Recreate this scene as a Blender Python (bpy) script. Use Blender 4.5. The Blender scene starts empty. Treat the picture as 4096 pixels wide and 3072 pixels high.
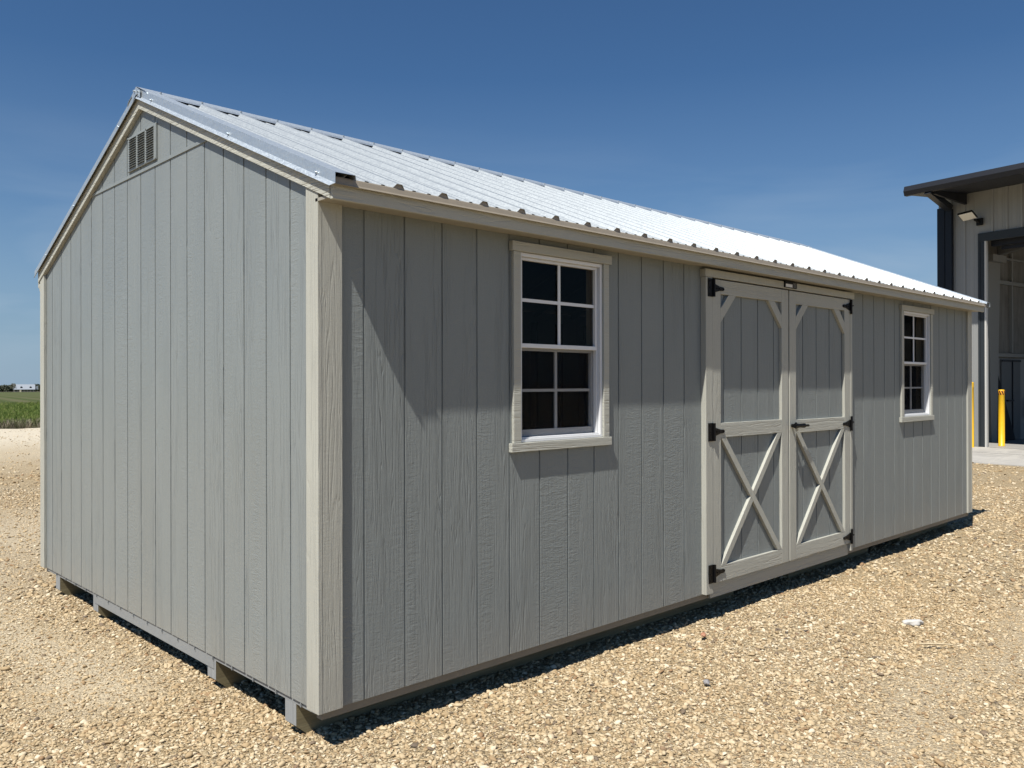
import bpy, bmesh, math, random
import numpy as np
from mathutils import Vector, Matrix
rad = math.radians
random.seed(4)
rng = np.random.default_rng(7)
sc = bpy.context.scene

# ------------------------------------------------------------------ camera
CAM = Vector((-1.7196, -2.8690, 1.2724))
yaw, pitch, roll = 0.80587, 0.0016683, -0.00215626
F = Vector((math.cos(yaw)*math.cos(pitch), math.sin(yaw)*math.cos(pitch), math.sin(pitch)))
Rr = Vector((math.sin(yaw), -math.cos(yaw), 0)); Uu = Rr.cross(F)
cr, sr = math.cos(roll), math.sin(roll)
R2 = cr*Rr + sr*Uu; U2 = -sr*Rr + cr*Uu
cd = bpy.data.cameras.new('camera'); cam = bpy.data.objects.new('camera', cd)
sc.collection.objects.link(cam)
m = Matrix((R2, U2, -F)).transposed().to_4x4(); m.translation = CAM
cam.matrix_world = m
cd.sensor_width = 36; cd.lens = 3362.18/4096*36; cd.shift_y = -4.1/4096
cd.clip_start = .05; cd.clip_end = 20000
sc.camera = cam

# ------------------------------------------------------------------ light
SUN_DIR = Vector((.57, .172, -1)).normalized()          # travel direction of the light
EL = math.asin(-SUN_DIR.z); AZ = math.atan2(-SUN_DIR.x, -SUN_DIR.y)
w = bpy.data.worlds.new("World"); sc.world = w; w.use_nodes = True
nt = w.node_tree; bg = nt.nodes['Background']
sky = nt.nodes.new('ShaderNodeTexSky'); sky.sky_type = 'NISHITA'; sky.sun_disc = False
sky.sun_elevation = EL; sky.sun_rotation = AZ; sky.altitude = 300
sky.air_density = 1.0; sky.dust_density = 0.3; sky.ozone_density = 2.0
tint = nt.nodes.new('ShaderNodeMix'); tint.data_type = 'RGBA'; tint.blend_type = 'MULTIPLY'; tint.inputs[0].default_value = 1
tint.inputs[7].default_value = (.655, .99, 1.28, 1)          # white balance of the sky
nt.links.new(sky.outputs[0], tint.inputs[6]); bg.inputs[1].default_value = 0.050
# faint thin cloud low over the horizon
wc = nt.nodes.new('ShaderNodeTexCoord'); wm = nt.nodes.new('ShaderNodeMapping'); wm.inputs['Scale'].default_value = (2.2, 2.2, 13)
wn = nt.nodes.new('ShaderNodeTexNoise'); wn.inputs['Scale'].default_value = 1.3; wn.inputs['Detail'].default_value = 5; wn.inputs['Distortion'].default_value = .4
nt.links.new(wc.outputs['Generated'], wm.inputs[0]); nt.links.new(wm.outputs[0], wn.inputs[0])
wr = nt.nodes.new('ShaderNodeMapRange'); wr.inputs[1].default_value = .42; wr.inputs[2].default_value = .66; wr.inputs[4].default_value = .42; nt.links.new(wn.outputs[0], wr.inputs[0])
wsx = nt.nodes.new('ShaderNodeSeparateXYZ'); nt.links.new(wc.outputs['Generated'], wsx.inputs[0])
wb = nt.nodes.new('ShaderNodeValToRGB'); e_ = wb.color_ramp.elements; e_[0].position = 0; e_[0].color = (.5, .5, .5, 1); e_[1].position = .30; e_[1].color = (0, 0, 0, 1)
e2 = wb.color_ramp.elements.new(.10); e2.color = (1, 1, 1, 1); e3 = wb.color_ramp.elements.new(.17); e3.color = (.45, .45, .45, 1)
nt.links.new(wsx.outputs[2], wb.inputs[0])
wf = nt.nodes.new('ShaderNodeMath'); wf.operation = 'MULTIPLY'; nt.links.new(wr.outputs[0], wf.inputs[0]); nt.links.new(wb.outputs[0], wf.inputs[1])
cl = nt.nodes.new('ShaderNodeMix'); cl.data_type = 'RGBA'; cl.inputs[7].default_value = (7.0, 8.6, 10.4, 1)
hz = nt.nodes.new('ShaderNodeMix'); hz.data_type = 'RGBA'; hz.inputs[7].default_value = (4.5, 6.2, 8.3, 1)
hr = nt.nodes.new('ShaderNodeValToRGB'); g_ = hr.color_ramp.elements; g_[0].position = 0; g_[0].color = (.85, .85, .85, 1); g_[1].position = .34; g_[1].color = (0, 0, 0, 1)
g2 = hr.color_ramp.elements.new(.09); g2.color = (.55, .55, .55, 1); g3 = hr.color_ramp.elements.new(.19); g3.color = (.18, .18, .18, 1)
nt.links.new(wsx.outputs[2], hr.inputs[0]); nt.links.new(hr.outputs[0], hz.inputs[0]); nt.links.new(tint.outputs[2], hz.inputs[6])
nt.links.new(wf.outputs[0], cl.inputs[0]); nt.links.new(hz.outputs[2], cl.inputs[6]); nt.links.new(cl.outputs[2], bg.inputs[0])
sl = bpy.data.lights.new('sun', 'SUN'); sl.energy = 5.0; sl.angle = rad(.53); sl.color = (1, .955, .88)
so = bpy.data.objects.new('sun', sl); sc.collection.objects.link(so)
so.rotation_euler = SUN_DIR.to_track_quat('-Z', 'Y').to_euler()
so.location = (-30, -10, 40)
sc.view_settings.view_transform = 'Standard'; sc.view_settings.look = 'None'
sc.view_settings.exposure = 0.36; sc.view_settings.gamma = 1
sc.render.engine = 'CYCLES'
sc.cycles.max_bounces = 6; sc.cycles.diffuse_bounces = 1; sc.cycles.glossy_bounces = 3
sc.cycles.transparent_max_bounces = 8; sc.cycles.caustics_reflective = False
sc.cycles.use_denoising = True

# ------------------------------------------------------------------ helpers
def tag(o, label=None, cat=None, group=None, kind=None):
    if label: o['label'] = label
    if cat: o['category'] = cat
    if group: o['group'] = group
    if kind: o['kind'] = kind
    return o
def empty(name, loc=(0, 0, 0), rz=0, parent=None):
    o = bpy.data.objects.new(name, None); sc.collection.objects.link(o)
    o.location = loc; o.rotation_euler = (0, 0, rz); o.empty_display_size = .1
    if parent: o.parent = parent
    return o
class MB:
    def __init__(s): s.v = []; s.f = []; s.mi = []
    def add(s, vs, fs, mi=0):
        b = len(s.v); s.v += [tuple(p) for p in vs]; s.f += [tuple(b+i for i in f) for f in fs]; s.mi += [mi]*len(fs); return s
    def box(s, x0, x1, y0, y1, z0, z1, mi=0):
        if x0 > x1: x0, x1 = x1, x0
        if y0 > y1: y0, y1 = y1, y0
        if z0 > z1: z0, z1 = z1, z0
        return s.add([(x0,y0,z0),(x1,y0,z0),(x1,y1,z0),(x0,y1,z0),(x0,y0,z1),(x1,y0,z1),(x1,y1,z1),(x0,y1,z1)],
              [(0,3,2,1),(4,5,6,7),(0,1,5,4),(1,2,6,5),(2,3,7,6),(3,0,4,7)], mi)
    def prism(s, poly, d, mi=0):
        """poly: list of 3D points (planar), d: extrusion vector"""
        n = len(poly); d = Vector(d)
        a = [Vector(p) for p in poly]; b = [p+d for p in a]
        nn = (a[1]-a[0]).cross(a[2]-a[1])
        # newell normal
        nn = Vector((0,0,0))
        for i in range(n):
            p, q = a[i], a[(i+1) % n]
            nn += Vector(((p.y-q.y)*(p.z+q.z), (p.z-q.z)*(p.x+q.x), (p.x-q.x)*(p.y+q.y)))
        if nn.dot(d) > 0: a.reverse(); b.reverse()
        return s.add(a+b, [tuple(range(n)), tuple(range(2*n-1, n-1, -1))] + [(i, i+n, (i+1) % n+n, (i+1) % n)[::1] for i in range(n)], mi)
    def sheet(s, line, d, mi=0):
        n = len(line); d = Vector(d); a = [Vector(p) for p in line]
        return s.add(a+[p+d for p in a], [(i, i+1, i+1+n, i+n) for i in range(n-1)], mi)
    def tube(s, p, q, r, n=12, r2=None, mi=0, caps=True):
        p, q = Vector(p), Vector(q); r2 = r if r2 is None else r2
        ax = (q-p).normalized(); t = Vector((0,0,1)) if abs(ax.z) < .9 else Vector((1,0,0))
        u = ax.cross(t).normalized(); v = ax.cross(u)
        A = [p+r*(math.cos(2*math.pi*i/n)*u+math.sin(2*math.pi*i/n)*v) for i in range(n)]
        Bq = [q+r2*(math.cos(2*math.pi*i/n)*u+math.sin(2*math.pi*i/n)*v) for i in range(n)]
        f = [(i, (i+1) % n, (i+1) % n+n, i+n) for i in range(n)]
        if caps: f += [tuple(range(n-1, -1, -1)), tuple(range(n, 2*n))]
        return s.add(A+Bq, f, mi)
    def build(s, name, mats, parent=None, bevel=0, smooth=False, loc=None):
        me = bpy.data.meshes.new(name); me.from_pydata(s.v, [], s.f)
        if not isinstance(mats, (list, tuple)): mats = [mats]
        for mm in mats: me.materials.append(mm)
        me.polygons.foreach_set('material_index', s.mi)
        bm = bmesh.new(); bm.from_mesh(me); bmesh.ops.recalc_face_normals(bm, faces=bm.faces); bm.to_mesh(me); bm.free()
        o = bpy.data.objects.new(name, me); sc.collection.objects.link(o)
        if parent: o.parent = parent
        if loc: o.location = loc
        if bevel:
            b = o.modifiers.new('bevel', 'BEVEL'); b.width = bevel; b.segments = 2; b.limit_method = 'ANGLE'; b.angle_limit = rad(40)
        if smooth:
            me.polygons.foreach_set('use_smooth', [True]*len(me.polygons))
        return o

# ------------------------------------------------------------------ materials
def newmat(name):
    mt = bpy.data.materials.new(name); mt.use_nodes = True
    t = mt.node_tree; b = t.nodes['Principled BSDF']; return mt, t, b
def N(t, typ, **kw):
    n = t.nodes.new(typ)
    for k, v in kw.items():
        if k.startswith('i_'):
            key = k[2:]; key = int(key) if key.isdigit() else key
            n.inputs[key].default_value = v
        else: setattr(n, k, v)
    return n
def L(t, a, b): t.links.new(a, b)
def math_(t, op, a, b=None, c=None, clamp=False):
    n = t.nodes.new('ShaderNodeMath'); n.operation = op; n.use_clamp = clamp
    for i, x in enumerate((a, b, c)):
        if x is None: continue
        if isinstance(x, (int, float)): n.inputs[i].default_value = x
        else: t.links.new(x, n.inputs[i])
    return n.outputs[0]
def ramp(t, fac, stops, interp='LINEAR'):
    n = t.nodes.new('ShaderNodeValToRGB'); cr_ = n.color_ramp; cr_.interpolation = interp
    while len(cr_.elements) < len(stops): cr_.elements.new(.5)
    for e, (p, c) in zip(cr_.elements, stops):
        e.position = p; e.color = c if len(c) == 4 else (*c, 1)
    t.links.new(fac, n.inputs[0]); return n.outputs[0]
def mixc(t, fac, a, b, mode='MIX'):
    n = t.nodes.new('ShaderNodeMix'); n.data_type = 'RGBA'; n.blend_type = mode; n.clamp_factor = True
    for i, x in ((0, fac), (6, a), (7, b)):
        if isinstance(x, (int, float)): n.inputs[i].default_value = x
        elif isinstance(x, tuple): n.inputs[i].default_value = x if len(x) == 4 else (*x, 1)
        else: t.links.new(x, n.inputs[i])
    return n.outputs[2]
def noise(t, vec, scale, detail=4, rough=.55, dist=0):
    n = N(t, 'ShaderNodeTexNoise'); n.inputs['Scale'].default_value = scale; n.inputs['Detail'].default_value = detail
    n.inputs['Roughness'].default_value = rough; n.inputs['Distortion'].default_value = dist
    if vec is not None: t.links.new(vec, n.inputs['Vector'])
    return n.outputs[0]
def mapping(t, vec, scale, loc=(0,0,0)):
    n = N(t, 'ShaderNodeMapping'); n.inputs['Scale'].default_value = scale; n.inputs['Location'].default_value = loc
    t.links.new(vec, n.inputs['Vector']); return n.outputs[0]

def wood(name, col, grain='z', board=None, strength=1.0, full=False, rough=.5, rough_amt=1.0, spec=.22, lines_k=15.0, line_amt=.95):
    """painted embossed wood-fibre siding or trim; grain = axis along the grain; board = axis across which boards repeat"""
    mt, t, b = newmat(name)
    tc = N(t, 'ShaderNodeTexCoord').outputs['Object']
    sep = N(t, 'ShaderNodeSeparateXYZ'); L(t, tc, sep.inputs[0])
    ax = {'x': 0, 'y': 1, 'z': 2}
    vec = tc
    if board:
        bid = math_(t, 'FLOOR', math_(t, 'DIVIDE', math_(t, 'ADD', sep.outputs[ax[board]], BOARD_OFF[board]), .2032))
        off = math_(t, 'MULTIPLY', bid, 3.731)
        cmb = N(t, 'ShaderNodeCombineXYZ'); L(t, off, cmb.inputs[ax[grain]])
        va = N(t, 'ShaderNodeVectorMath', operation='ADD'); L(t, tc, va.inputs[0]); L(t, cmb.outputs[0], va.inputs[1])
        vec = va.outputs[0]
    def sc3(along, across):
        s = [across]*3; s[ax[grain]] = along; return tuple(s)
    # wavy fibre lines running along the grain
    v1 = mapping(t, vec, sc3(.9, 19))
    n1 = noise(t, v1, 1.0, 3.0, .5, .8)
    wv = math_(t, 'PINGPONG', math_(t, 'MULTIPLY', n1, lines_k), 1.0)
    lines = ramp(t, wv, [(0, (0,)*3), (.30, (.9,)*3), (1, (1,)*3)])
    # smooth against ridged areas along each board
    mk = noise(t, mapping(t, vec, sc3(.5, 5.5), (3.1, 1.7, 9.2)), 1.0, 2, .5, .3)
    mline = ramp(t, mk, [(.47, (0,)*3), (.62, (1,)*3)])
    # short cross-grain rough-sawn ripples
    n2 = noise(t, mapping(t, vec, sc3(62, 16), (1.3, 5.1, 2.2)), 1.0, 3.5, .6, 1.2)
    mk2 = ramp(t, mk, [(.36, (1,)*3), (.55, (.18,)*3)])
    n3 = noise(t, mapping(t, vec, sc3(7, 85)), 1.0, 3, .6, .4)
    if full: mline = 1.0
    h1 = math_(t, 'MULTIPLY', lines, math_(t, 'MULTIPLY', mline, line_amt))
    h2 = math_(t, 'MULTIPLY', n2, math_(t, 'MULTIPLY', mk2, 1.35*rough_amt))
    h = math_(t, 'ADD', math_(t, 'ADD', h1, h2), math_(t, 'MULTIPLY', n3, .95))
    bp = N(t, 'ShaderNodeBump'); bp.inputs['Strength'].default_value = 1.0; bp.inputs['Distance'].default_value = .0024*strength
    L(t, h, bp.inputs['Height']); L(t, bp.outputs[0], b.inputs['Normal'])
    # slight unevenness of the paint film and dust
    dirt = noise(t, mapping(t, vec, sc3(.8, 3.0), (7, 3, 1)), 1.0, 4, .6)
    fine = noise(t, tc, 220, 2, .5)
    c1 = mixc(t, ramp(t, dirt, [(.3, (0,)*3), (.7, (1,)*3)]), tuple(x*.94 for x in col), tuple(min(1, x*1.05) for x in col))
    c2 = mixc(t, ramp(t, fine, [(.35, (.25,)*3), (.6, (0,)*3)]), c1, tuple(x*.7 for x in col))
    # pale dust splash near the bottom
    dz = ramp(t, math_(t, 'ADD', sep.outputs[2], math_(t, 'MULTIPLY', dirt, .25)), [(0.0, (.35,)*3), (.35, (0,)*3)])
    c3 = mixc(t, dz, c2, (.36, .33, .28))
    L(t, c3, b.inputs['Base Color'])
    rr = math_(t, 'ADD', math_(t, 'MULTIPLY', dirt, .25), rough-.12); L(t, rr, b.inputs['Roughness'])
    b.inputs['Specular IOR Level'].default_value = spec
    return mt
BOARD_OFF = {'x': 0.0, 'y': -0.0234}
PAINT = (.246, .269, .266)
TRIM = (.462, .462, .408)
m_side = wood('siding_paint_side', PAINT, 'z', 'x', .85)
m_gable = wood('siding_paint_gable', PAINT, 'z', 'y', .85, rough=.40, spec=.5)
m_trim_z = wood('trim_paint_vertical', TRIM, 'z', None, .7, rough_amt=.30, lines_k=14, line_amt=.6, full=True)
m_trim_x = wood('trim_paint_lengthwise', TRIM, 'x', None, .6, rough_amt=.30, lines_k=14, line_amt=.8, full=True)
m_trim_y = wood('trim_paint_rake', TRIM, 'y', None, 1.0, rough_amt=.30, lines_k=14, line_amt=.8, full=True)

def plain(name, col, rough=.5, metal=0, spec=.5, nscale=30, namt=.12, bump=0):
    mt, t, b = newmat(name)
    tc = N(t, 'ShaderNodeTexCoord').outputs['Object']
    n = noise(t, tc, nscale, 5, .6)
    c = mixc(t, n, tuple(x*(1-namt) for x in col), tuple(min(1, x*(1+namt)) for x in col))
    L(t, c, b.inputs['Base Color']); b.inputs['Metallic'].default_value = metal
    L(t, math_(t, 'ADD', math_(t, 'MULTIPLY', n, .2), rough-.1), b.inputs['Roughness'])
    b.inputs['Specular IOR Level'].default_value = spec
    if bump:
        bp = N(t, 'ShaderNodeBump'); bp.inputs['Distance'].default_value = bump; L(t, n, bp.inputs['Height']); L(t, bp.outputs[0], b.inputs['Normal'])
    return mt
m_smoothgrey = plain('rim_paint_grey', (.26, .275, .28), .5)
m_vent = plain('vent_paint', PAINT, .45)
m_dark = plain('dark_void', (.012, .012, .014), .8)
m_black = plain('black_hardware', (.004, .004, .0045), .45, 0, .18)
m_vinyl = plain('white_vinyl', (.78, .79, .80), .35, namt=.03)
m_drip = plain('tan_drip_edge', (.30, .262, .205), .45)
m_soffit = plain('soffit_paint', (.33, .31, .26), .6, nscale=12)
m_stud = None
def rawwood(name, c0, c1, axis='x'):
    mt, t, b = newmat(name)
    tc = N(t, 'ShaderNodeTexCoord').outputs['Object']
    s = [40, 40, 40]; s['xyz'.index(axis)] = 2
    n = noise(t, mapping(t, tc, tuple(s)), 1, 4, .6, 1.2)
    L(t, ramp(t, n, [(.3, c0), (.7, c1)]), b.inputs['Base Color']); b.inputs['Roughness'].default_value = .75
    bp = N(t, 'ShaderNodeBump'); bp.inputs['Distance'].default_value = .001; L(t, n, bp.inputs['Height']); L(t, bp.outputs[0], b.inputs['Normal'])
    return mt
m_skid = rawwood('treated_timber', (.16, .135, .075), (.27, .235, .14), 'x')
m_skid_end = rawwood('skid_end_paint', (.24, .25, .25), (.32, .33, .33), 'z')
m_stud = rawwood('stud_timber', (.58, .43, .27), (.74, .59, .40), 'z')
m_inside_shade = rawwood('inside_shade_board', (.018, .016, .014), (.03, .027, .024), 'z')  # timber darkened to near black: shade of the closed interior put into the colour

def galv(name, rough=.34, base=(.80, .81, .82), metal=1.0, sp=1.0):
    mt, t, b = newmat(name)
    tc = N(t, 'ShaderNodeTexCoord').outputs['Object']
    vo = N(t, 'ShaderNodeTexVoronoi'); vo.inputs['Scale'].default_value = 150; L(t, tc, vo.inputs['Vector'])
    hs = N(t, 'ShaderNodeSeparateColor'); L(t, vo.outputs['Color'], hs.inputs[0])
    c = mixc(t, hs.outputs[0], tuple(x*(1-.14*sp) for x in base), tuple(min(1, x*(1+.12*sp)) for x in base))
    big = noise(t, mapping(t, tc, (1.2, .5, .5)), 2, 3)
    c = mixc(t, ramp(t, big, [(.35, (0,)*3), (.7, (.25*sp,)*3)]), c, tuple(x*.85 for x in base))
    L(t, c, b.inputs['Base Color']); b.inputs['Metallic'].default_value = metal
    L(t, math_(t, 'ADD', math_(t, 'MULTIPLY', hs.outputs[1], .16), rough-.06), b.inputs['Roughness'])
    n = noise(t, tc, 260, 2)
    bp = N(t, 'ShaderNodeBump'); bp.inputs['Distance'].default_value = .00025; bp.inputs['Strength'].default_value = .5
    L(t, n, bp.inputs['Height']); L(t, bp.outputs[0], b.inputs['Normal'])
    return mt
m_roof = galv('galvalume_roofing', .44, (.40, .435, .455), .42, .12)
m_flash = galv('galvanised_flashing', .42, (.52, .58, .63), .6, .6)
m_screw = galv('zinc_screw', .3)

def glassmat():
    mt = bpy.data.materials.new('window_glass'); mt.use_nodes = True; t = mt.node_tree; t.nodes.clear()
    out = N(t, 'ShaderNodeOutputMaterial'); mx = N(t, 'ShaderNodeMixShader'); tr = N(t, 'ShaderNodeBsdfTransparent'); gl = N(t, 'ShaderNodeBsdfGlossy')
    tr.inputs[0].default_value = (.66, .67, .67, 1); gl.inputs[1].default_value = .01
    fr = N(t, 'ShaderNodeFresnel'); fr.inputs[0].default_value = 1.45
    L(t, math_(t, 'MULTIPLY', fr.outputs[0], .03), mx.inputs[0]); L(t, tr.outputs[0], mx.inputs[1]); L(t, gl.outputs[0], mx.inputs[2]); L(t, mx.outputs[0], out.inputs[0])
    return mt
m_glass = glassmat()
def screenmat():
    mt = bpy.data.materials.new('insect_screen'); mt.use_nodes = True; t = mt.node_tree; t.nodes.clear()
    out = N(t, 'ShaderNodeOutputMaterial'); mx = N(t, 'ShaderNodeMixShader'); tr = N(t, 'ShaderNodeBsdfTransparent'); df = N(t, 'ShaderNodeBsdfDiffuse')
    df.inputs[0].default_value = (.02, .02, .022, 1); mx.inputs[0].default_value = .22
    L(t, tr.outputs[0], mx.inputs[1]); L(t, df.outputs[0], mx.inputs[2]); L(t, mx.outputs[0], out.inputs[0]); return mt
m_screen = screenmat()
m_rim = plain('rim_timber_paint', (.215, .195, .16), .6, nscale=14)

# ================================================================== SHED
GZ = -.16
LEN = 7.315; WID = 3.684; YA = 1.815          # apex y
SL = .4137
def zl(y): return 1.977 + SL*(y+.105) if y <= YA else 1.977 + SL*(YA+.105) - .405*(y-YA)
shed = empty('storage_shed', (0, 0, GZ))
tag(shed, 'long grey wooden shed with beige trim, double doors and silver metal roof', 'shed')
def part(mb, name, mats, parent=shed, **k):
    o = mb.build(name, mats, parent, **k)
    if parent is shed: o.location = (0, 0, -GZ)
    return o
GW, GD = .0095, .0045     # groove width / depth

def siding_long():
    """near long wall, outer face y=0 (sheet with real grooves), openings cut"""
    mb = MB(); T = .0125
    ops = [(1.075, 1.691, .99, 1.908), (2.680, 4.580, .0, 1.935), (5.645, 6.261, .98, 1.898)]
    xs = {0.0, LEN}
    for a, b_, _, _ in ops: xs |= {a, b_}
    for k in range(1, 36):
        xs.add(round(.2032*k-GW/2, 5)); xs.add(round(.2032*k+GW/2, 5))
    xs = sorted(xs)
    ztop = 2.085
    def ingroove(xm):
        k = round(xm/.2032); return 1 <= k <= 35 and abs(xm-.2032*k) < GW/2
    prev = None
    for x0, x1 in zip(xs[:-1], xs[1:]):
        if x1-x0 < 1e-4: continue
        xm = (x0+x1)/2; y = GD if ingroove(xm) else 0.0
        zr = [(0.0, ztop)]
        for a, b_, z0, z1 in ops:
            if a <= xm <= b_: zr = [(0.0, z0), (z1, ztop)] if z0 > 0 else [(z1, ztop)]
        for z0, z1 in zr:
            mb.box(x0, x1, y, T, z0, z1)
    return mb
def siding_gable(x_out, sgn):
    """gable wall, outer face x = x_out, body extends in +sgn x"""
    mb = MB(); T = .0125
    ys = [0.013] if True else []
    cuts = sorted({0.013, WID-.013, YA} | {round(.0234+.2032*k-GW/2, 5) for k in range(1, 18)} | {round(.0234+.2032*k+GW/2, 5) for k in range(1, 18)})
    seam = 2.436
    for y0, y1 in zip(cuts[:-1], cuts[1:]):
        if y1-y0 < 1e-4: continue
        ym = (y0+y1)/2; k = round((ym-.0234)/.2032); g = 1 <= k <= 17 and abs(ym-.0234-.2032*k) < GW/2
        d = GD if g else 0.0
        x0, x1 = x_out+sgn*d, x_out+sgn*T
        zt0, zt1 = zl(y0)+.068, zl(y1)+.068
        za0, za1 = min(zt0, seam-.002), min(zt1, seam-.002)
        mb.prism([(x0, y0, 0), (x0, y1, 0), (x0, y1, za1), (x0, y0, za0)], (x1-x0, 0, 0))
        if zt0 > seam+.03 and zt1 > seam+.03:
            mb.prism([(x0, y0, seam+.004), (x0, y1, seam+.004), (x0, y1, zt1), (x0, y0, zt0)], (x1-x0, 0, 0))
    return mb
part(siding_long(), 'side_siding', m_side)
part(siding_gable(0, 1), 'gable_siding', m_gable)
part(siding_gable(LEN, -1), 'gable_siding', m_gable)
mbk = MB()
for k in range(36): mbk.box(.2032*k+(.005 if k else 0), .2032*(k+1)-.005, WID-.0125, WID, 0, 2.07)
mbk.box(0, LEN, WID-.013, WID-.006, 0, 2.07)
part(mbk, 'side_siding', m_side)
# flashing strip across the gable seam (small z-bar)
def bar(yy): return (yy-1.977)/SL-.105
ya_, yb_ = (2.436-1.977)/SL-.105+.01, YA+(zl(YA)-2.436)/.405-.01
part(MB().prism([(-.0055, ya_, 2.430), (-.0055, yb_, 2.430), (-.0055, yb_, 2.447), (-.0055, ya_, 2.447)], (.018, 0, 0)), 'gable_seam_strip', m_vent, bevel=.001)
# corner trim boards (pairs at each corner)
T = .018
def corner(xs, ys):
    # xs = -1 near end, +1 far end ; ys = -1 near side, +1 back side
    X = 0 if xs < 0 else LEN; Y = 0 if ys < 0 else WID
    mb = MB()
    # board on the gable face (3.5in) ; board on the long side
    gx0, gx1 = X+xs*T, X
    top_g = lambda y: zl(y)+.03
    y0, y1 = Y+ys*T, Y-ys*.072
    ya, yb = min(y0, y1), max(y0, y1)
    mb.prism([(gx0, ya, 0), (gx0, yb, 0), (gx0, yb, top_g(yb)), (gx0, ya, top_g(ya))], (gx1-gx0, 0, 0))
    mb.box(X, X-xs*.092, Y+ys*(T-.001), Y, 0, 1.985)
    return mb
for xs in (-1, 1):
    for ys in (-1, 1):
        part(corner(xs, ys), 'corner_trim', m_trim_z, bevel=.0015)
# rake boards
def rake(xo, xi, ya, yb):
    mb = MB()
    H = .072
    mb.prism([(xo, ya, zl(ya)), (xo, yb, zl(yb)), (xo, yb, zl(yb)+H), (xo, ya, zl(ya)+H)], (xi-xo, 0, 0))
    return mb
for xo, xi in ((-.024, .0), (LEN+.024, LEN)):
    o = part(rake(xo, xi, -.112, YA), 'rake_board', m_trim_y, bevel=.0015)
    o = part(rake(xo, xi, YA, 3.728), 'rake_board', m_trim_y, bevel=.0015)
part(MB().prism([(-.02, 3.70, 1.975), (-.02, 3.735, 1.995), (-.02, 3.70, 1.93)], (.018, 0, 0)), 'eave_return', m_trim_z)
# fascia, soffit, drip edge
part(MB().box(-.020, LEN+.022, -.128, -.110, 1.972, 2.034), 'fascia', m_trim_x, bevel=.0015)
part(MB().box(-.020, LEN+.022, 3.724, 3.742, 1.960, 2.034), 'fascia', m_trim_x, bevel=.0015)
part(MB().box(-.018, LEN+.018, -.110, -.0005, 1.980, 1.992), 'soffit', m_soffit)
part(MB().box(-.018, LEN+.018, 3.700, 3.724, 1.965, 1.98), 'soffit', m_soffit)
for x0, x1 in ((-.018, 3.385), (3.388, 6.25), (6.253, LEN+.07)):
        mb = MB(); mb.prism([(x0, -.1390, 2.0545), (x0, -.1415, 2.0505), (x0, -.146, 2.031), (x0, -.150, 2.024), (x0, -.147, 2.023), (x0, -.143, 2.029), (x0, -.1285, 2.031), (x0, -.1285, 2.046), (x0, -.1384, 2.0495)], (x1-x0, 0, 0))
        part(mb, 'drip_edge', m_drip)

# ---- metal roof
RX0, RX1 = -.02, LEN+.085
ribx = [.048+.2286*k for k in range(33) if .048+.2286*k < LEN+.10]
def roof_profile():
    pts = [(RX0, 0)]
    for xr in ribx:
        for dx, h in ((-.031, 0), (-.0135, .0205), (.0135, .0205), (.031, 0)):
            if xr+dx < RX1-.001 and xr+dx > RX0: pts.append((xr+dx, h))
        for f in (1/3, 2/3):
            c_ = xr+.2286*f
            if c_+.012 < RX1:
                pts += [(c_-.015, 0), (c_-.007, .0068), (c_+.007, .0068), (c_+.015, 0)]
    pts.append((RX1, pts[-1][1] if pts[-1][0] > RX1-.02 else 0)); return pts
prof = roof_profile()
FL = .088
def roof(side):
    mb = MB()
    if side < 0: ye, yt = -.138, YA-.012; s = SL
    else: ye, yt = 3.752, YA+.012; s = -.405
    ze, zt = zl(ye)+FL, zl(yt)+FL
    top = []; 
    n = Vector((0, -s, 1)).normalized()
    for t_ in (0, .0012):
        pass
    a = [Vector((x, ye, ze))+n*h for x, h in prof]
    b_ = [Vector((x, yt, zt))+n*h for x, h in prof]
    a2 = [p-n*.0012 for p in a]; b2 = [p-n*.0012 for p in b_]
    k = len(prof)
    vs = a+b_+a2+b2; fs = []
    for i in range(k-1):
        fs += [(i, i+1, k+i+1, k+i), (2*k+i, 3*k+i, 3*k+i+1, 2*k+i+1), (i, 2*k+i, 2*k+i+1, i+1), (k+i, k+i+1, 3*k+i+1, 3*k+i)]
    fs += [(0, k, 3*k, 2*k), (k-1, 3*k-1, 4*k-1, 2*k-1)][:0]
    mb.add(vs, fs); return mb
part(roof(-1), 'roof_panel', m_roof)
part(roof(1), 'roof_panel', m_roof)
# deck under the sheets (dark underside, keeps light out)
mdk = MB()
mdk.prism([(.0, -.105, zl(-.105)+.070), (.0, YA, zl(YA)+.070), (.0, 3.725, zl(3.725)+.070), (.0, 3.725, zl(3.725)+.085), (.0, YA, zl(YA)+.085), (.0, -.105, zl(-.105)+.085)], (LEN, 0, 0))
part(mdk, 'roof_deck', m_dark)
# closures filling rib ends at the eave
def repeat(mb, name, mat, places, bevel=0):
    base = None
    for p in places:
        if base is None: base = o = part(mb, name, mat, bevel=bevel)
        else:
            o = base.copy(); sc.collection.objects.link(o); o.parent = shed
        o.location = Vector(p)+Vector((0, 0, -GZ))
y0 = -.1396; z0 = zl(y0)+FL
repeat(MB().prism([(-.031, y0, z0-.0005), (-.019, y0, z0+.012), (-.013, y0, z0+.0195), (-.006, y0, z0+.0215), (.006, y0, z0+.0215), (.013, y0, z0+.0195), (.019, y0, z0+.012), (.031, y0, z0-.0005)], (0, .0012, .0005)), 'rib_closure', m_drip,
       [(xr, 0, 0) for xr in ribx[1:] if xr < LEN+.04])
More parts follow.
